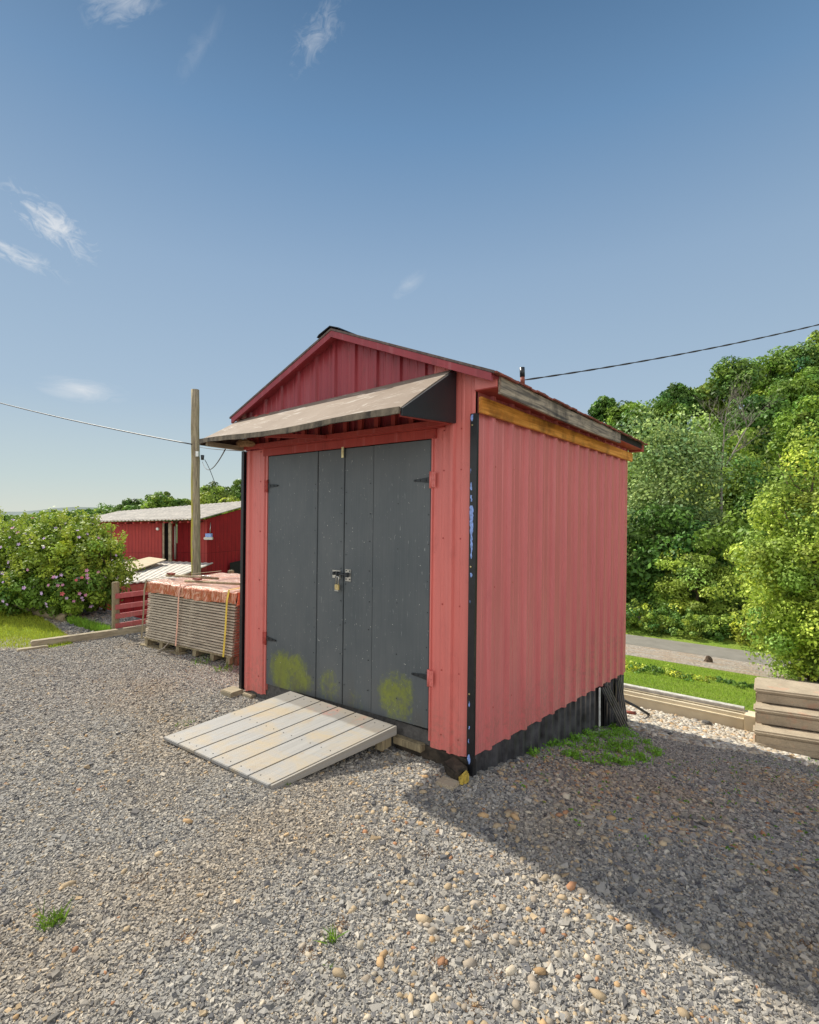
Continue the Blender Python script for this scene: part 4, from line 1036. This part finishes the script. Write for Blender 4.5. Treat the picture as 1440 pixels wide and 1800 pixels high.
# dry brown litter tufts
lt_ = []
for (a, b) in ((770, 1695), (840, 1640), (880, 1720), (540, 1680), (500, 1740), (330, 1650), (1420, 1665), (830, 1770), (720, 1330), (1170, 1640), (600, 1625), (250, 1545), (750, 1500)):
    p = rp(((a, b),))[0]; poly = [(p[0]+.035*math.cos(k*.785), p[1]+.03*math.sin(k*.785)) for k in range(8)]
    lt_.append(blades(70, poly, .004, .016, .0016, (.24, .13, .06), Hf, a, lean=3.5))
tag(join(lt_, 'dry_litter', 'grass'), 'wisps of dry brown leaf litter caught in the gravel', 'litter', kind='stuff')

# ---------------------------------------------------------------- foliage
def crown(rg, rad, nclump, nleaf, leaf, col, colvar=.25, clump=.34, shell=.55, flat=.85, up=.35, hue=(.05, .03, .0)):
    """leaf clumps spread through an uneven ellipsoid; returns verts, faces, colours around the origin"""
    d = rg.normal(size=(nclump, 3)); d /= np.linalg.norm(d, axis=1, keepdims=True)
    r = shell+(1-shell)*rg.random(nclump)**.6; rad = np.array(rad)
    ph = rg.random(3)*6; lump = 1+.16*np.sin(d[:, 0]*4+ph[0])*np.cos(d[:, 2]*3+ph[1])+.12*np.sin(d[:, 1]*6+ph[2])
    cc = d*(r*lump)[:, None]*rad*(1-clump*.45)
    cr = clump*(.55+.75*rg.random(nclump))*rad.mean()
    idx = rg.integers(0, nclump, nleaf); e = rg.normal(size=(nleaf, 3)); e[:, 2] += up; e /= np.linalg.norm(e, axis=1, keepdims=True)
    q = (.45+.55*rg.random(nleaf)**.5)
    C = cc[idx]+e*(cr[idx]*q)[:, None]*np.array([1, 1, flat])
    N = e+rg.normal(0, .55, (nleaf, 3))+[0, 0, .25]
    tone = (1+colvar*rg.normal(size=nclump))[idx]*(1+.18*rg.normal(size=nleaf)); tone = np.clip(tone, .35, 1.9)[:, None]
    hv = rg.normal(size=(nclump, 1))[idx]*np.array([hue])
    c = np.clip(np.array([col])*tone*(1+hv*4)+0, .004, .9)
    return leaf_quads(C, N, np.full(nleaf, leaf), c, rg, .6)
def trunk_mb(base, top, r0, limbs, rad, seed, spread=.7):
    rd = random.Random(seed); m = MB(); base = Vector(base); top = Vector(top); n = 7
    pts = [base.lerp(top, i/n)+Vector((rd.uniform(-1, 1), rd.uniform(-1, 1), 0))*r0*.8*(i > 0) for i in range(n+1)]
    m.tube(pts, [r0*(1-.85*i/n) for i in range(n+1)], 8)
    for k in range(limbs):
        t = rd.uniform(.30, .9); p = base.lerp(top, t); a = rd.uniform(0, 6.28)
        q = p+Vector((math.cos(a)*rad[0]*spread*(1.1-t*.6), math.sin(a)*rad[1]*spread*(1.1-t*.6), rad[2]*rd.uniform(.15, .5)))
        mid = p.lerp(q, .5)+Vector((0, 0, -.08*rad[2])); m.tube([p, mid, q], [r0*.42*(1-t*.5), r0*.26*(1-t*.5), r0*.07], 6)
    return m
def tree(name, c, rad, col, leaf, nleaf, nclump, label, seed, cat='tree', group=None, r0=None, limbs=9, **kw):
    rg = np.random.default_rng(seed); c = Vector(c); gz = H(c.x, c.y)
    base = Vector((c.x, c.y, gz-.2)); r0 = r0 or max(.06, rad[0]*.055)
    e = empty(name, (c.x, c.y, gz), label, cat, group)
    V, F, cl = crown(rg, rad, nclump, nleaf, leaf, col, **kw); np_mesh('crown', V+np.array(c), F, cl, 'leaf', e)
    top = c+Vector((0, 0, rad[2]*.7)); trunk_mb(base, top, r0, limbs, rad, seed).build('trunk', 'bark', e)
    return e
GRN = dict(mid=(.22, .36, .048), lite=(.33, .46, .075), dark=(.115, .235, .04), grey=(.34, .46, .15), yell=(.45, .54, .07), blue=(.17, .29, .055))
def ptree(x, y, depth, rpx, rz_px, kind, label, seed, nleaf=9000, leaf=.22, nclump=70, **kw):
    c = px(x, y, depth); k = depth/FPX; rad = (rpx*k, rpx*k*.9, rz_px*k)
    tree('broadleaf_tree', c, rad, GRN[kind], leaf, nleaf, nclump, label, seed, group='trees on the wooded hillside', **kw)
# distinct hillside trees
ptree(1178, 880, 33, 92, 165, 'grey', 'tall silvery green tree rising just right of the shed roof corner', 101, 24000, .22, 170)
ptree(1130, 1035, 30, 48, 72, 'dark', 'dark leafy tree low beside the right edge of the shed', 102, 9000, .20)
ptree(1225, 1035, 27, 70, 78, 'lite', 'feathery light green tree above the road in the middle of the wood edge', 103, 17000, .15, 90, flat=.6)
ptree(1165, 1075, 27.5, 40, 34, 'mid', 'low rounded sapling beside the feathery light tree at the road', 104, 6000, .16)
ptree(1296, 885, 36, 62, 72, 'lite', 'bright round-topped tree below the bare dead branches', 105, 13000, .24, 80)
ptree(1240, 820, 42, 55, 80, 'mid', 'mid green tree left of the bare dead branches', 106, 9000, .28)
ptree(1345, 930, 33, 55, 95, 'dark', 'dark tree between the round-topped tree and the big bright tree', 107, 9000, .24)
ptree(1335, 755, 52, 62, 62, 'dark', 'dark tree directly behind the bare dead branches', 108, 9000, .36)
ptree(1290, 672, 64, 44, 40, 'blue', 'dark domed tree standing highest on the mid skyline of the hill', 109, 8000, .38)
ptree(1425, 765, 38, 60, 66, 'mid', 'green tree on the slope just above the big bright tree', 110, 9000, .28)
ptree(1105, 745, 60, 45, 42, 'mid', 'green skyline tree peeking over the lowest end of the shed roof', 111, 7000, .38)
ptree(1190, 712, 64, 38, 32, 'dark', 'skyline tree halfway between the shed roof and the domed tree', 112, 7000, .4)
ptree(1165, 742, 60, 46, 34, 'mid', 'rounded green tree above the silvery tree and below the skyline', 120, 8000, .36)
ptree(1240, 705, 66, 34, 34, 'lite', 'paler skyline tree just left of the dark domed tree', 113, 6000, .4)
ptree(1345, 672, 68, 44, 40, 'mid', 'skyline tree just right of the dark domed tree', 114, 7000, .42)
ptree(1400, 645, 72, 44, 44, 'blue', 'dark skyline tree near the right picture edge', 115, 7000, .42)
ptree(1455, 625, 72, 40, 50, 'lite', 'lighter skyline tree cut by the right picture edge', 116, 7000, .42)
ptree(1060, 722, 62, 26, 22, 'dark', 'small dark skyline tree at the lowest end of the ridge by the shed', 117, 5000, .4)
ptree(1255, 950, 31, 45, 55, 'grey', 'pale leaved tree behind the feathery light tree', 118, 8000, .22)
ptree(1410, 700, 55, 50, 45, 'mid', 'green tree on the upper slope below the right skyline', 119, 8000, .38)
# big bright tree at the lane
bt = px(1428, 985, 15.2)
def big_tree(e):
    rgk = np.random.default_rng(131); V, F, c = crown(rgk, (2.3, 1.6, 1.7), 90, 20000, .105, (.36, .50, .075), clump=.24, shell=.3)
    V = V+np.array([bt.x+.35, bt.y-.2, H(bt.x, bt.y)+1.35]); V[:, 2] = np.maximum(V[:, 2], H(bt.x, bt.y)+.03)
    np_mesh('low_branches', V, F, c, 'leaf', e)
big_tree(tree('broadleaf_tree', bt, (2.2, 2.0, 3.75), (.42, .55, .085), .105, 52000, 210, 'large bright yellow-green tree in front of the lane at the right picture edge', 130, group='trees on the wooded hillside', r0=.13, clump=.22, shell=.35, colvar=.22, limbs=16))
# woodland behind, read as one mass
parts = []; rd = random.Random(44)
k = 0
for row, (v0, sp) in enumerate(((31, 5.0), (38, 5.6), (46, 6.2), (55, 6.8), (65, 7.5), (76, 8.5), (88, 9.5))):
    u = 18.0+row*6
    while u > -90-row*3:
        uu = u+rd.uniform(-1.5, 1.5); vv = v0+rd.uniform(-2.5, 2.5); x, y, _ = uv3(uu, vv, 0); z = H(x, y); sc = rd.uniform(.8, 1.2)
        pxx = 720+x/y*FPX if y > 1 else 9999
        u -= sp*.72
        if y < 14 or pxx > 1720 or pxx < 600: continue
        hh = 6.2*sc; rgk = np.random.default_rng(1000+k); k += 1
        kind = GRN[rd.choice(['mid', 'mid', 'dark', 'lite', 'blue', 'grey'])]
        # keep the skyline
        topz = z+hh+1.5; lim = EYE+(900-np.interp(pxx, [600, 1040, 1100, 1200, 1300, 1440, 1560], [790, 728, 712, 702, 668, 622, 590]))/FPX*y
        if topz > lim: hh -= (topz-lim)
        if hh < 1.5: continue
        V, F, c = crown(rgk, (3.0*sc, 3.0*sc, hh*.55), 40, 4200, .36 if row > 1 else .27, kind)
        parts.append((V+np.array([x, y, z+hh*.55]), F, c))
tag(join(parts, 'woodland', 'leaf'), 'dense green wood covering the hillside behind the nearer trees', 'woodland', kind='stuff')
# undergrowth along the lane and weeds in the ditch
parts = []
for i in range(120):
    u = -23+i*.33; v = 25.7+rd.uniform(-.25, .9); x, y, _ = uv3(u, v, 0); rgk = np.random.default_rng(2000+i); s = rd.uniform(.5, 1.1)
    V, F, c = crown(rgk, (1.0*s, .8*s, .95*s), 16, 1000, .13, GRN[rd.choice(['mid', 'dark', 'lite', 'yell'])]); parts.append((V+np.array([x, y, H(x, y)+.5*s]), F, c))
tag(join(parts, 'undergrowth', 'leaf'), 'bushy undergrowth along the far side of the lane', 'undergrowth', kind='stuff')
parts = []
for i in range(34):
    u = -1.4+i*.11; v = 11.0+.3*math.sin(i*.7)+(i-17)*-.02+rd.uniform(-.3, .3); x, y, _ = uv3(u, v, 0); rgk = np.random.default_rng(2400+i); s = rd.uniform(.4, 1.0)*(1 if i > 12 else .5)
    V, F, c = crown(rgk, (.36*s, .36*s, .16*s), 8, 260, .05, GRN[rd.choice(['mid', 'dark', 'yell'])]); parts.append((V+np.array([x, y, H(x, y)+.06]), F, c))
tag(join(parts, 'ditch_weeds', 'leaf'), 'low weeds in a shallow ditch across the lawn', 'weeds', kind='stuff')
# dead tree
dt = px(1285, 800, 33.5); rdd = random.Random(6)
def branch(m, p, d, L, r, depth):
    n = 4; pts = [Vector(p)]; dd = Vector(d).normalized()
    for i in range(n):
        dd = (dd+Vector((rdd.uniform(-.16, .16), rdd.uniform(-.16, .16), rdd.uniform(-.02, .10)))).normalized(); pts.append(pts[-1]+dd*L/n)
    m.tube(pts, [r*(1-.72*i/n) for i in range(n+1)], 5)
    if depth > 0:
        for k in range(5):
            t = rdd.randint(1, n); ax = Vector((rdd.uniform(-1, 1), rdd.uniform(-.5, .5), rdd.uniform(-.1, .5))).normalized()
            branch(m, pts[t], dd*.8+ax*.85, L*rdd.uniform(.38, .6), r*(1-.72*t/n)*.7+.004, depth-1)
m = MB(); gz = H(dt.x, dt.y)
p0 = px(1268, 830, 33.0)
branch(m, p0, (.05, 0, 1), 4.0, .075, 3)
branch(m, px(1276, 820, 33.0), (.62, 0, 1), 4.3, .07, 3)
branch(m, px(1256, 800, 33.0), (-.38, 0, .9), 2.6, .05, 2)
m.tube([Vector((p0.x, p0.y, H(p0.x, p0.y)-.2)), p0], [.13, .075], 8)
tag(m.build('dead_tree', 'deadwood'), 'bare grey dead tree sticking out among the green hillside trees', 'dead tree')
# left treeline behind the barn
LT = [(232, 897, 66, 26, 17, 'blue', 'dark round tree behind the left part of the barn roof'), (281, 888, 58, 34, 22, 'mid', 'broad green tree behind the middle of the barn roof'),
      (322, 893, 58, 26, 16, 'mid', 'lower green tree just left of the utility pole'), (376, 880, 52, 34, 30, 'lite', 'light green tree right of the utility pole behind the barn'),
      (424, 872, 60, 26, 34, 'blue', 'darker tall tree half hidden by the left shed corner'), (404, 892, 48, 24, 16, 'yell', 'small yellow-green tree behind the barn roof near the shed'), (470, 870, 60, 30, 36, 'mid', 'green tree behind the left shed corner')]
for i, (a, b, d, r1, r2, kd, lb) in enumerate(LT):
    c = px(a, b, d); k = d/FPX
    tree('broadleaf_tree', c, (r1*k, r1*k, r2*k), GRN[kd], .26, 7000, 50, lb, 300+i, group='trees beyond the barn')
parts = []
for i in range(80):
    a = 0+i*8; d = 95+rd.uniform(-15, 15) if a < 240 else 70+rd.uniform(-8, 8); c = px(a, np.interp(a, [0, 120, 200, 300, 480, 620], [926, 918, 907, 902, 890, 870]), d); rgk = np.random.default_rng(2600+i); s = d/70
    V, F, cl = crown(rgk, (2.0*s, 2.0*s, 1.5*s), 18, 1100, .32*s, GRN[rd.choice(['mid', 'blue', 'dark'])]); parts.append((V+np.array(c), F, cl))
tag(join(parts, 'treeline', 'leaf'), 'distant low treeline behind the barn and bush at the left', 'treeline', kind='stuff')
# distant hills
m = MB(); N = []; n = 60
for i in range(n+1):
    x = -2600+i*70; h = 14+9*math.sin(i*.37)+5*math.sin(i*1.1+1)
    N += [(x, 1900, -60), (x, 2000, max(2, h)), (x, 2300, -60)]
m.add(N, [[3*i+k, 3*i+k+1, 3*i+4+k, 3*i+3+k] for i in range(n) for k in range(2)], None, True)
MT['farhill'] = plain('far_hill', (.10, .14, .14), .9, var=.2, sc=.01)  # bluish tint puts the distance haze into the hill colour
tag(m.build('hills', 'farhill'), kind='structure')

# flowering bush
bush = empty('flowering_bush', (-5.9, 8.6, 0), 'large flowering bush with pink and purple blossoms left of the fence', 'bush')
parts = []; BC = [((-5.15, 8.15, .95), (.95, .8, .88)), ((-6.05, 8.7, 1.02), (1.15, 1.0, .95)), ((-7.2, 9.1, 1.0), (1.3, 1.0, .98)), ((-4.95, 7.85, .55), (.60, .55, .5)), ((-6.9, 8.6, .7), (1.1, .7, .7)), ((-5.7, 8.0, .5), (1.0, .6, .5)), ((-5.55, 8.6, 1.25), (.8, .7, .62)), ((-8.6, 9.4, .95), (1.3, 1.0, 1.0))]
BC = [((c[0]-.28, c[1], c[2]*.82), (r[0], r[1], r[2]*.80)) for c, r in BC]
for i, (c, r) in enumerate(BC):
    rgk = np.random.default_rng(500+i); V, F, cl = crown(rgk, r, 110, 12500, .052, (.16, .28, .035) if c[2] < .62 else (.27, .38, .045), clump=.22, shell=.5, colvar=.25); parts.append((V+np.array(c), F, cl))  # low clumps get darker leaves: shade under the bush put into the colour
    # upright shoots at the rim
    n = 26; sh = rgk.normal(size=(n, 3)); sh[:, 2] = np.abs(sh[:, 2])+.5; sh /= np.linalg.norm(sh, axis=1, keepdims=True)
    for q in sh:
        b0 = np.array(c)+q*np.array(r)*.85; L = rgk.uniform(.12, .28); k = 26; t = rgk.random(k)
        C = b0+(q*.5+[0, 0, .8])*(L*t)[:, None]+rgk.normal(0, .02, (k, 3))
        parts.append(leaf_quads(C, rgk.normal(size=(k, 3))+[0, 0, .4], np.full(k, .05), np.repeat(np.array([[.42, .52, .07]]), k, 0)*(.7+.6*rgk.random((k, 1))), rgk, .55))
o = 0; Vs, Fs, Cs = [], [], []
for V, F, c in parts:
    V = V.copy(); V[:, 2] = np.maximum(V[:, 2], .02); Vs.append(V); Fs.append(F+o); Cs.append(c); o += len(V)
np_mesh('foliage', np.concatenate(Vs), np.concatenate(Fs), np.concatenate(Cs), 'leaf', bush)
m = MB(); rb = random.Random(4)
for i in range(26):
    x = rb.uniform(-7.8, -4.9); y = 8.6-(x+6)*.3; m.tube([(x, y, -.05), (x+rb.uniform(-.15, .15), y+rb.uniform(-.1, .1), .7), (x+rb.uniform(-.5, .5), y+rb.uniform(-.4, .3), 1.4)], [.02, .014, .005], 5)
m.build('stem', 'bark', bush)
MT['bloom1'] = plain('pink_petal', (.66, .30, .48), .7, var=.2); MT['bloom2'] = plain('lilac_petal', (.62, .45, .72), .7, var=.2); MT['bloom3'] = plain('rose_petal', (.62, .12, .14), .7, var=.2)
protos = []
for q, mt in enumerate(('bloom1', 'bloom2', 'bloom3')):
    m = MB()
    for p in range(5):
        a = p*1.2566; m.add([(0, 0, 0), (.026*math.cos(a-.5), .026*math.sin(a-.5), .010), (.040*math.cos(a), .040*math.sin(a), .016), (.026*math.cos(a+.5), .026*math.sin(a+.5), .010)], [[0, 1, 2, 3]])
    me = bpy.data.meshes.new('blossom'); me.from_pydata(m.v, [], m.f); me.materials.append(MT[mt]); protos.append(me)
first = True; base_b = None; cnt = 0; rb = random.Random(8)
while cnt < 80:
    c, r = BC[rb.randrange(len(BC)-1)]; d = Vector((rb.gauss(0, 1), rb.gauss(-.9, .7), rb.gauss(.25, .8))).normalized()
    p = Vector(c)+Vector((d.x*r[0], d.y*r[1], d.z*r[2]))*rb.uniform(.92, 1.0)
    if p.z < .2 or d.y > .3: continue
    if any(((p.x-cc[0])/rr[0])**2+((p.y-cc[1])/rr[1])**2+((p.z-cc[2])/rr[2])**2 < .70 for cc, rr in BC): continue
    if 720+p.x/p.y*FPX < -10: continue
    me = protos[0 if cnt % 9 in (0, 1, 2) else (1 if cnt % 9 < 8 else 2)]
    if base_b is None: ob = bpy.data.objects.new('blossom', me); base_b = ob
    else: ob = base_b.copy(); ob.data = me
    COL.objects.link(ob); ob.parent = bush; ob.matrix_parent_inverse = bush.matrix_world.inverted()
    ob.location = p; ob.rotation_euler = d.to_track_quat('Z', 'Y').to_euler(); s = rb.uniform(.5, .95); ob.scale = (s, s, s); cnt += 1

# ---------------------------------------------------------------- barn
barn = empty('barn', (-8.1, 20, -2.2), 'long low dark red wooden barn with pale metal roof beyond the plank bundle', 'barn')
E1 = px(138, 916, 20.2); E2 = px(355, 912, 19.6); R1 = px(212, 899, 23.4); R2 = px(470, 878, 23.4)
C1 = px(170, 917, 20.4); C2 = px(364, 911, 20.0); G2 = px(475, 880, 23.4)
def wallq(name, p, q, zt0, zt1, zb, mat, parent, th=.08):
    p = Vector(p); q = Vector(q); d = (q-p); L = math.hypot(d.x, d.y); n = Vector((-d.y, d.x, 0)).normalized()*th
    V = [(p.x, p.y, zb), (q.x, q.y, zb), (q.x+n.x, q.y+n.y, zb), (p.x+n.x, p.y+n.y, zb), (p.x, p.y, zt0), (q.x, q.y, zt1), (q.x+n.x, q.y+n.y, zt1), (p.x+n.x, p.y+n.y, zt0)]
    l = [(0, zb, 0), (L, zb, 0), (L, zb, th), (0, zb, th), (0, zt0, 0), (L, zt1, 0), (L, zt1, th), (0, zt0, th)]
    return MB().hexa(V, l).build(name, mat, parent)
d0 = px(285, 915, 20.1); d1 = px(310, 914, 20.05)
wz = lambda p: p.z-.02
wallq('barn_wall', C1, d0, wz(C1), wz(d0), -2.4, 'barn_wall', barn)
rec = px(312, 914, 20.4); rec2 = px(350, 913, 20.5)
wallq('barn_wall', rec, rec2, rec.z-.02, rec2.z-.02, -2.4, 'barn_gable', barn)
wallq('barn_wall', px(349, 914, 20.1), C2, C2.z-.05, C2.z-.05, -2.4, 'barn_wall', barn)
wallq('barn_gable', C2, G2, C2.z-.03, G2.z-.03, -3.2, 'barn_gable', barn)
wallq('barn_wall', G2, px(212, 899, 23.4), .2, .2, -3.2, 'barn_gable', barn)
wallq('door_opening', px(285, 915, 20.3), px(300, 915, 20.3), EYE-.38, EYE-.38, -2.4, 'dark', barn, .02)
wallq('door_post', px(285.6, 915, 20.08), px(288.5, 915, 20.08), EYE-.36, EYE-.36, -2.4, 'old_timber', barn, .05)
wallq('door_post', px(296, 917, 19.9), px(301, 917, 19.9), EYE-.40, EYE-.40, -2.4, 'old_timber', barn, .1)
wallq('barn_door', px(301.5, 918, 19.95), px(309, 918, 20.25), EYE-.45, EYE-.45, EYE-(986-900)/FPX*20, 'barn_gable', barn, .05)
MB().tube([px(308, 925, 19.9), px(308, 983, 19.9)], .04, 6).build('drain_pipe', 'deadwood', barn)
# roof with standing ridges
def seam_roof(name, e1, e2, r2, r1, n, parent, mat='galv', th=.03, rib=.03):
    m = MB(); N = []; L = []
    e1, e2, r1, r2 = map(Vector, (e1, e2, r1, r2))
    for i in range(n+1):
        t = i/n; a = e1.lerp(e2, t); b = r1.lerp(r2, t); k = (e2-e1).normalized()*.05
        for (dp, dz) in ((-k, 0), (-k*.5, rib), (k*.5, rib), (k, 0)):
            N += [a+dp+Vector((0, 0, dz)), b+dp+Vector((0, 0, dz))]
    cnt = 4*(n+1); F = [[2*i, 2*i+2, 2*i+3, 2*i+1] for i in range(cnt-1)]
    m.add(N, F); o = m.build(name, mat, parent); s = o.modifiers.new('s', 'SOLIDIFY'); s.thickness = th; s.offset = -1; return o
seam_roof('barn_roof', E1+Vector((0, -.2, -.02)), E2+Vector((.0, -.3, 0)), R2, R1, 34, barn)
m = MB()
for i in range(16):
    p = (E1+Vector((0, -.1, -.10))).lerp(E2+Vector((0, -.15, -.09)), (i+.5)/16); m.box((p.x-.03, p.y-.05, p.z-.05), (p.x+.03, p.y+.9, p.z+.01))
m.build('rafter_tail', 'barn_wall', barn)
# floodlight and small lamp on the barn
g0 = px(371, 946, 20.05)
lp = MB().box((g0.x-.18, g0.y-.30, g0.z-.05), (g0.x+.18, g0.y-.18, g0.z+.06)).build('wall_lamp', 'steel', barn, bevel=.02)
MB().box((g0.x-.10, g0.y-.32, g0.z+.061), (g0.x+.12, g0.y-.16, g0.z+.20)).build('lamp_head', 'blue', lp)
MB().tube([g0+Vector((0, -.10, .2)), px(371, 918, 20.1)+Vector((0, -.05, 0))], .012, 6).build('conduit', 'steel', barn)
g1_ = px(276, 930, 19.95); MB().box((g1_.x-.05, g1_.y, g1_.z-.05), (g1_.x+.05, g1_.y+.1, g1_.z+.06)).build('wall_lamp', 'white', barn, bevel=.02)
hv = px(415, 1000, 20.6); wallq('feed_opening', px(404, 1003, 20.9), px(436, 1003, 21.9), EYE-(988-900)/FPX*21.2, EYE-(984-900)/FPX*21.5, -3.0, 'dark', barn, -.02)
# lower lean-to with metal roof
lean = empty('lean_to', (-7.2, 15, -2.2), 'lower lean-to with pale metal roof sloping down from the barn towards the fence', 'lean-to')
A = px(196, 1046, 11.6); B = px(300, 1019, 13.4); Cc = px(372, 991, 19.6); Dd = px(150, 980, 19.8)
seam_roof('metal_roof', A+Vector((-2.4, -.6, 0)), B, Cc, Dd+Vector((-1.5, 0, 0)), 26, lean, th=.03, rib=.02)
wallq('lean_to_wall', A+Vector((-2.0, -.3, 0)), B+Vector((0, .25, 0)), A.z-.10, B.z-.10, -3.0, 'barn_gable', lean)
wallq('fascia', A+Vector((-2.4, -.64, 0)), B+Vector((0, -.02, 0)), A.z-.03, B.z-.03, A.z-.22, 'red_wood', lean, .03)
ply = empty('plywood_sheet', px(260, 995, 16.5), 'two tan plywood sheets lying on the lower metal roof', 'plywood')
def onroof(x, y, d): return px(x, y, d)
for cs in (((212, 997, 16.4), (243, 1006, 15.2), (292, 988, 17.9), (262, 983.5, 18.9)), ((196, 1004, 15.2), (226, 1013, 14.3), (241, 1007, 15.1), (210, 998, 16.2))):
    pts = [Vector(px(*q))+Vector((0, 0, .10)) for q in cs]
    MB().hexa([p-Vector((0, 0, .03)) for p in pts]+pts).build('sheet', 'plywood', ply)

# ---------------------------------------------------------------- utility pole and wires
pt = px(343, 685, 14.7); pg = H(pt.x, pt.y)
pole = empty('utility_pole', (pt.x, pt.y, pg), 'weathered wooden utility pole with yellow moss standing behind the plank bundle', 'utility pole')
m = MB(); pb_ = Vector((px(345, 900, 14.7).x, 14.7, pg-.3)); n = 14
pts = [pb_.lerp(pt, i/n)+Vector((.008*math.sin(i*2), 0, 0)) for i in range(n+1)]
m.tube(pts, [.140-.030*i/n for i in range(n+1)], 18); m.l = [(v[0]-px(344, 900, 14.7).x, v[1]-14.7, v[2]-pg) for v in m.v]
m.build('pole_shaft', 'pole', pole)
kb = px(356, 800, 14.6); MB().tube([kb, kb+Vector((0, 0, -.14))], [.05, .04], 10).build('insulator', 'black_iron', pole)
MB().box((pt.x+.10, 14.5, kb.z-.05), (pt.x+.18, 14.6, kb.z+.1)).build('bracket', 'steel', pole)
def wire(p, q, sag, r, label, n=30, mid=None, wob=0, name='wire', seed=1):
    rw_ = random.Random(seed); p, q = Vector(p), Vector(q); pts = []
    for i in range(n+1):
        t = i/n; a = p.lerp(q, t); a.z -= 4*sag*t*(1-t); a += Vector((0, 0, rw_.uniform(-wob, wob))) if 0 < i < n else Vector((0, 0, 0)); pts.append(a)
    o = MB().tube(pts, r, 6).build(name, 'wire'); return tag(o, label, 'wire')
wire(px(-80, 686, 22), px(338, 781, 14.6), .12, .020, 'overhead wire running from the left picture edge to the utility pole')
wire(px(352, 786, 14.6), px(455, 793, 4.9), .02, .008, 'thin wire from the utility pole to the left end of the awning')
wire(px(356, 812, 14.5), px(396, 790, 5.2), .22, .007, 'slack loop of wire hanging right of the utility pole')
wire(px(360, 808, 14.5), px(378, 850, 14.5), -.05, .009, 'short loose wire end dangling from the pole insulator', n=10)
wa, wb = px(921, 668, 4.42), px(1560, 540, 5.2)
rr_ = random.Random(2); pts = []; pts2 = []
for i in range(121):
    t = i/120; a = wa.lerp(wb, t); a.z -= 4*.055*t*(1-t); ph = t*70; pts.append(a+Vector((0, .004*math.cos(ph), .004*math.sin(ph)))); pts2.append(a-Vector((0, .004*math.cos(ph), .004*math.sin(ph))))
m = MB(); m.tube(pts, .0042, 6); m.tube(pts2, .0042, 6)
tag(m.build('wire', 'wire'), 'twisted service wire from the shed roof pipe up to the right picture edge', 'wire')
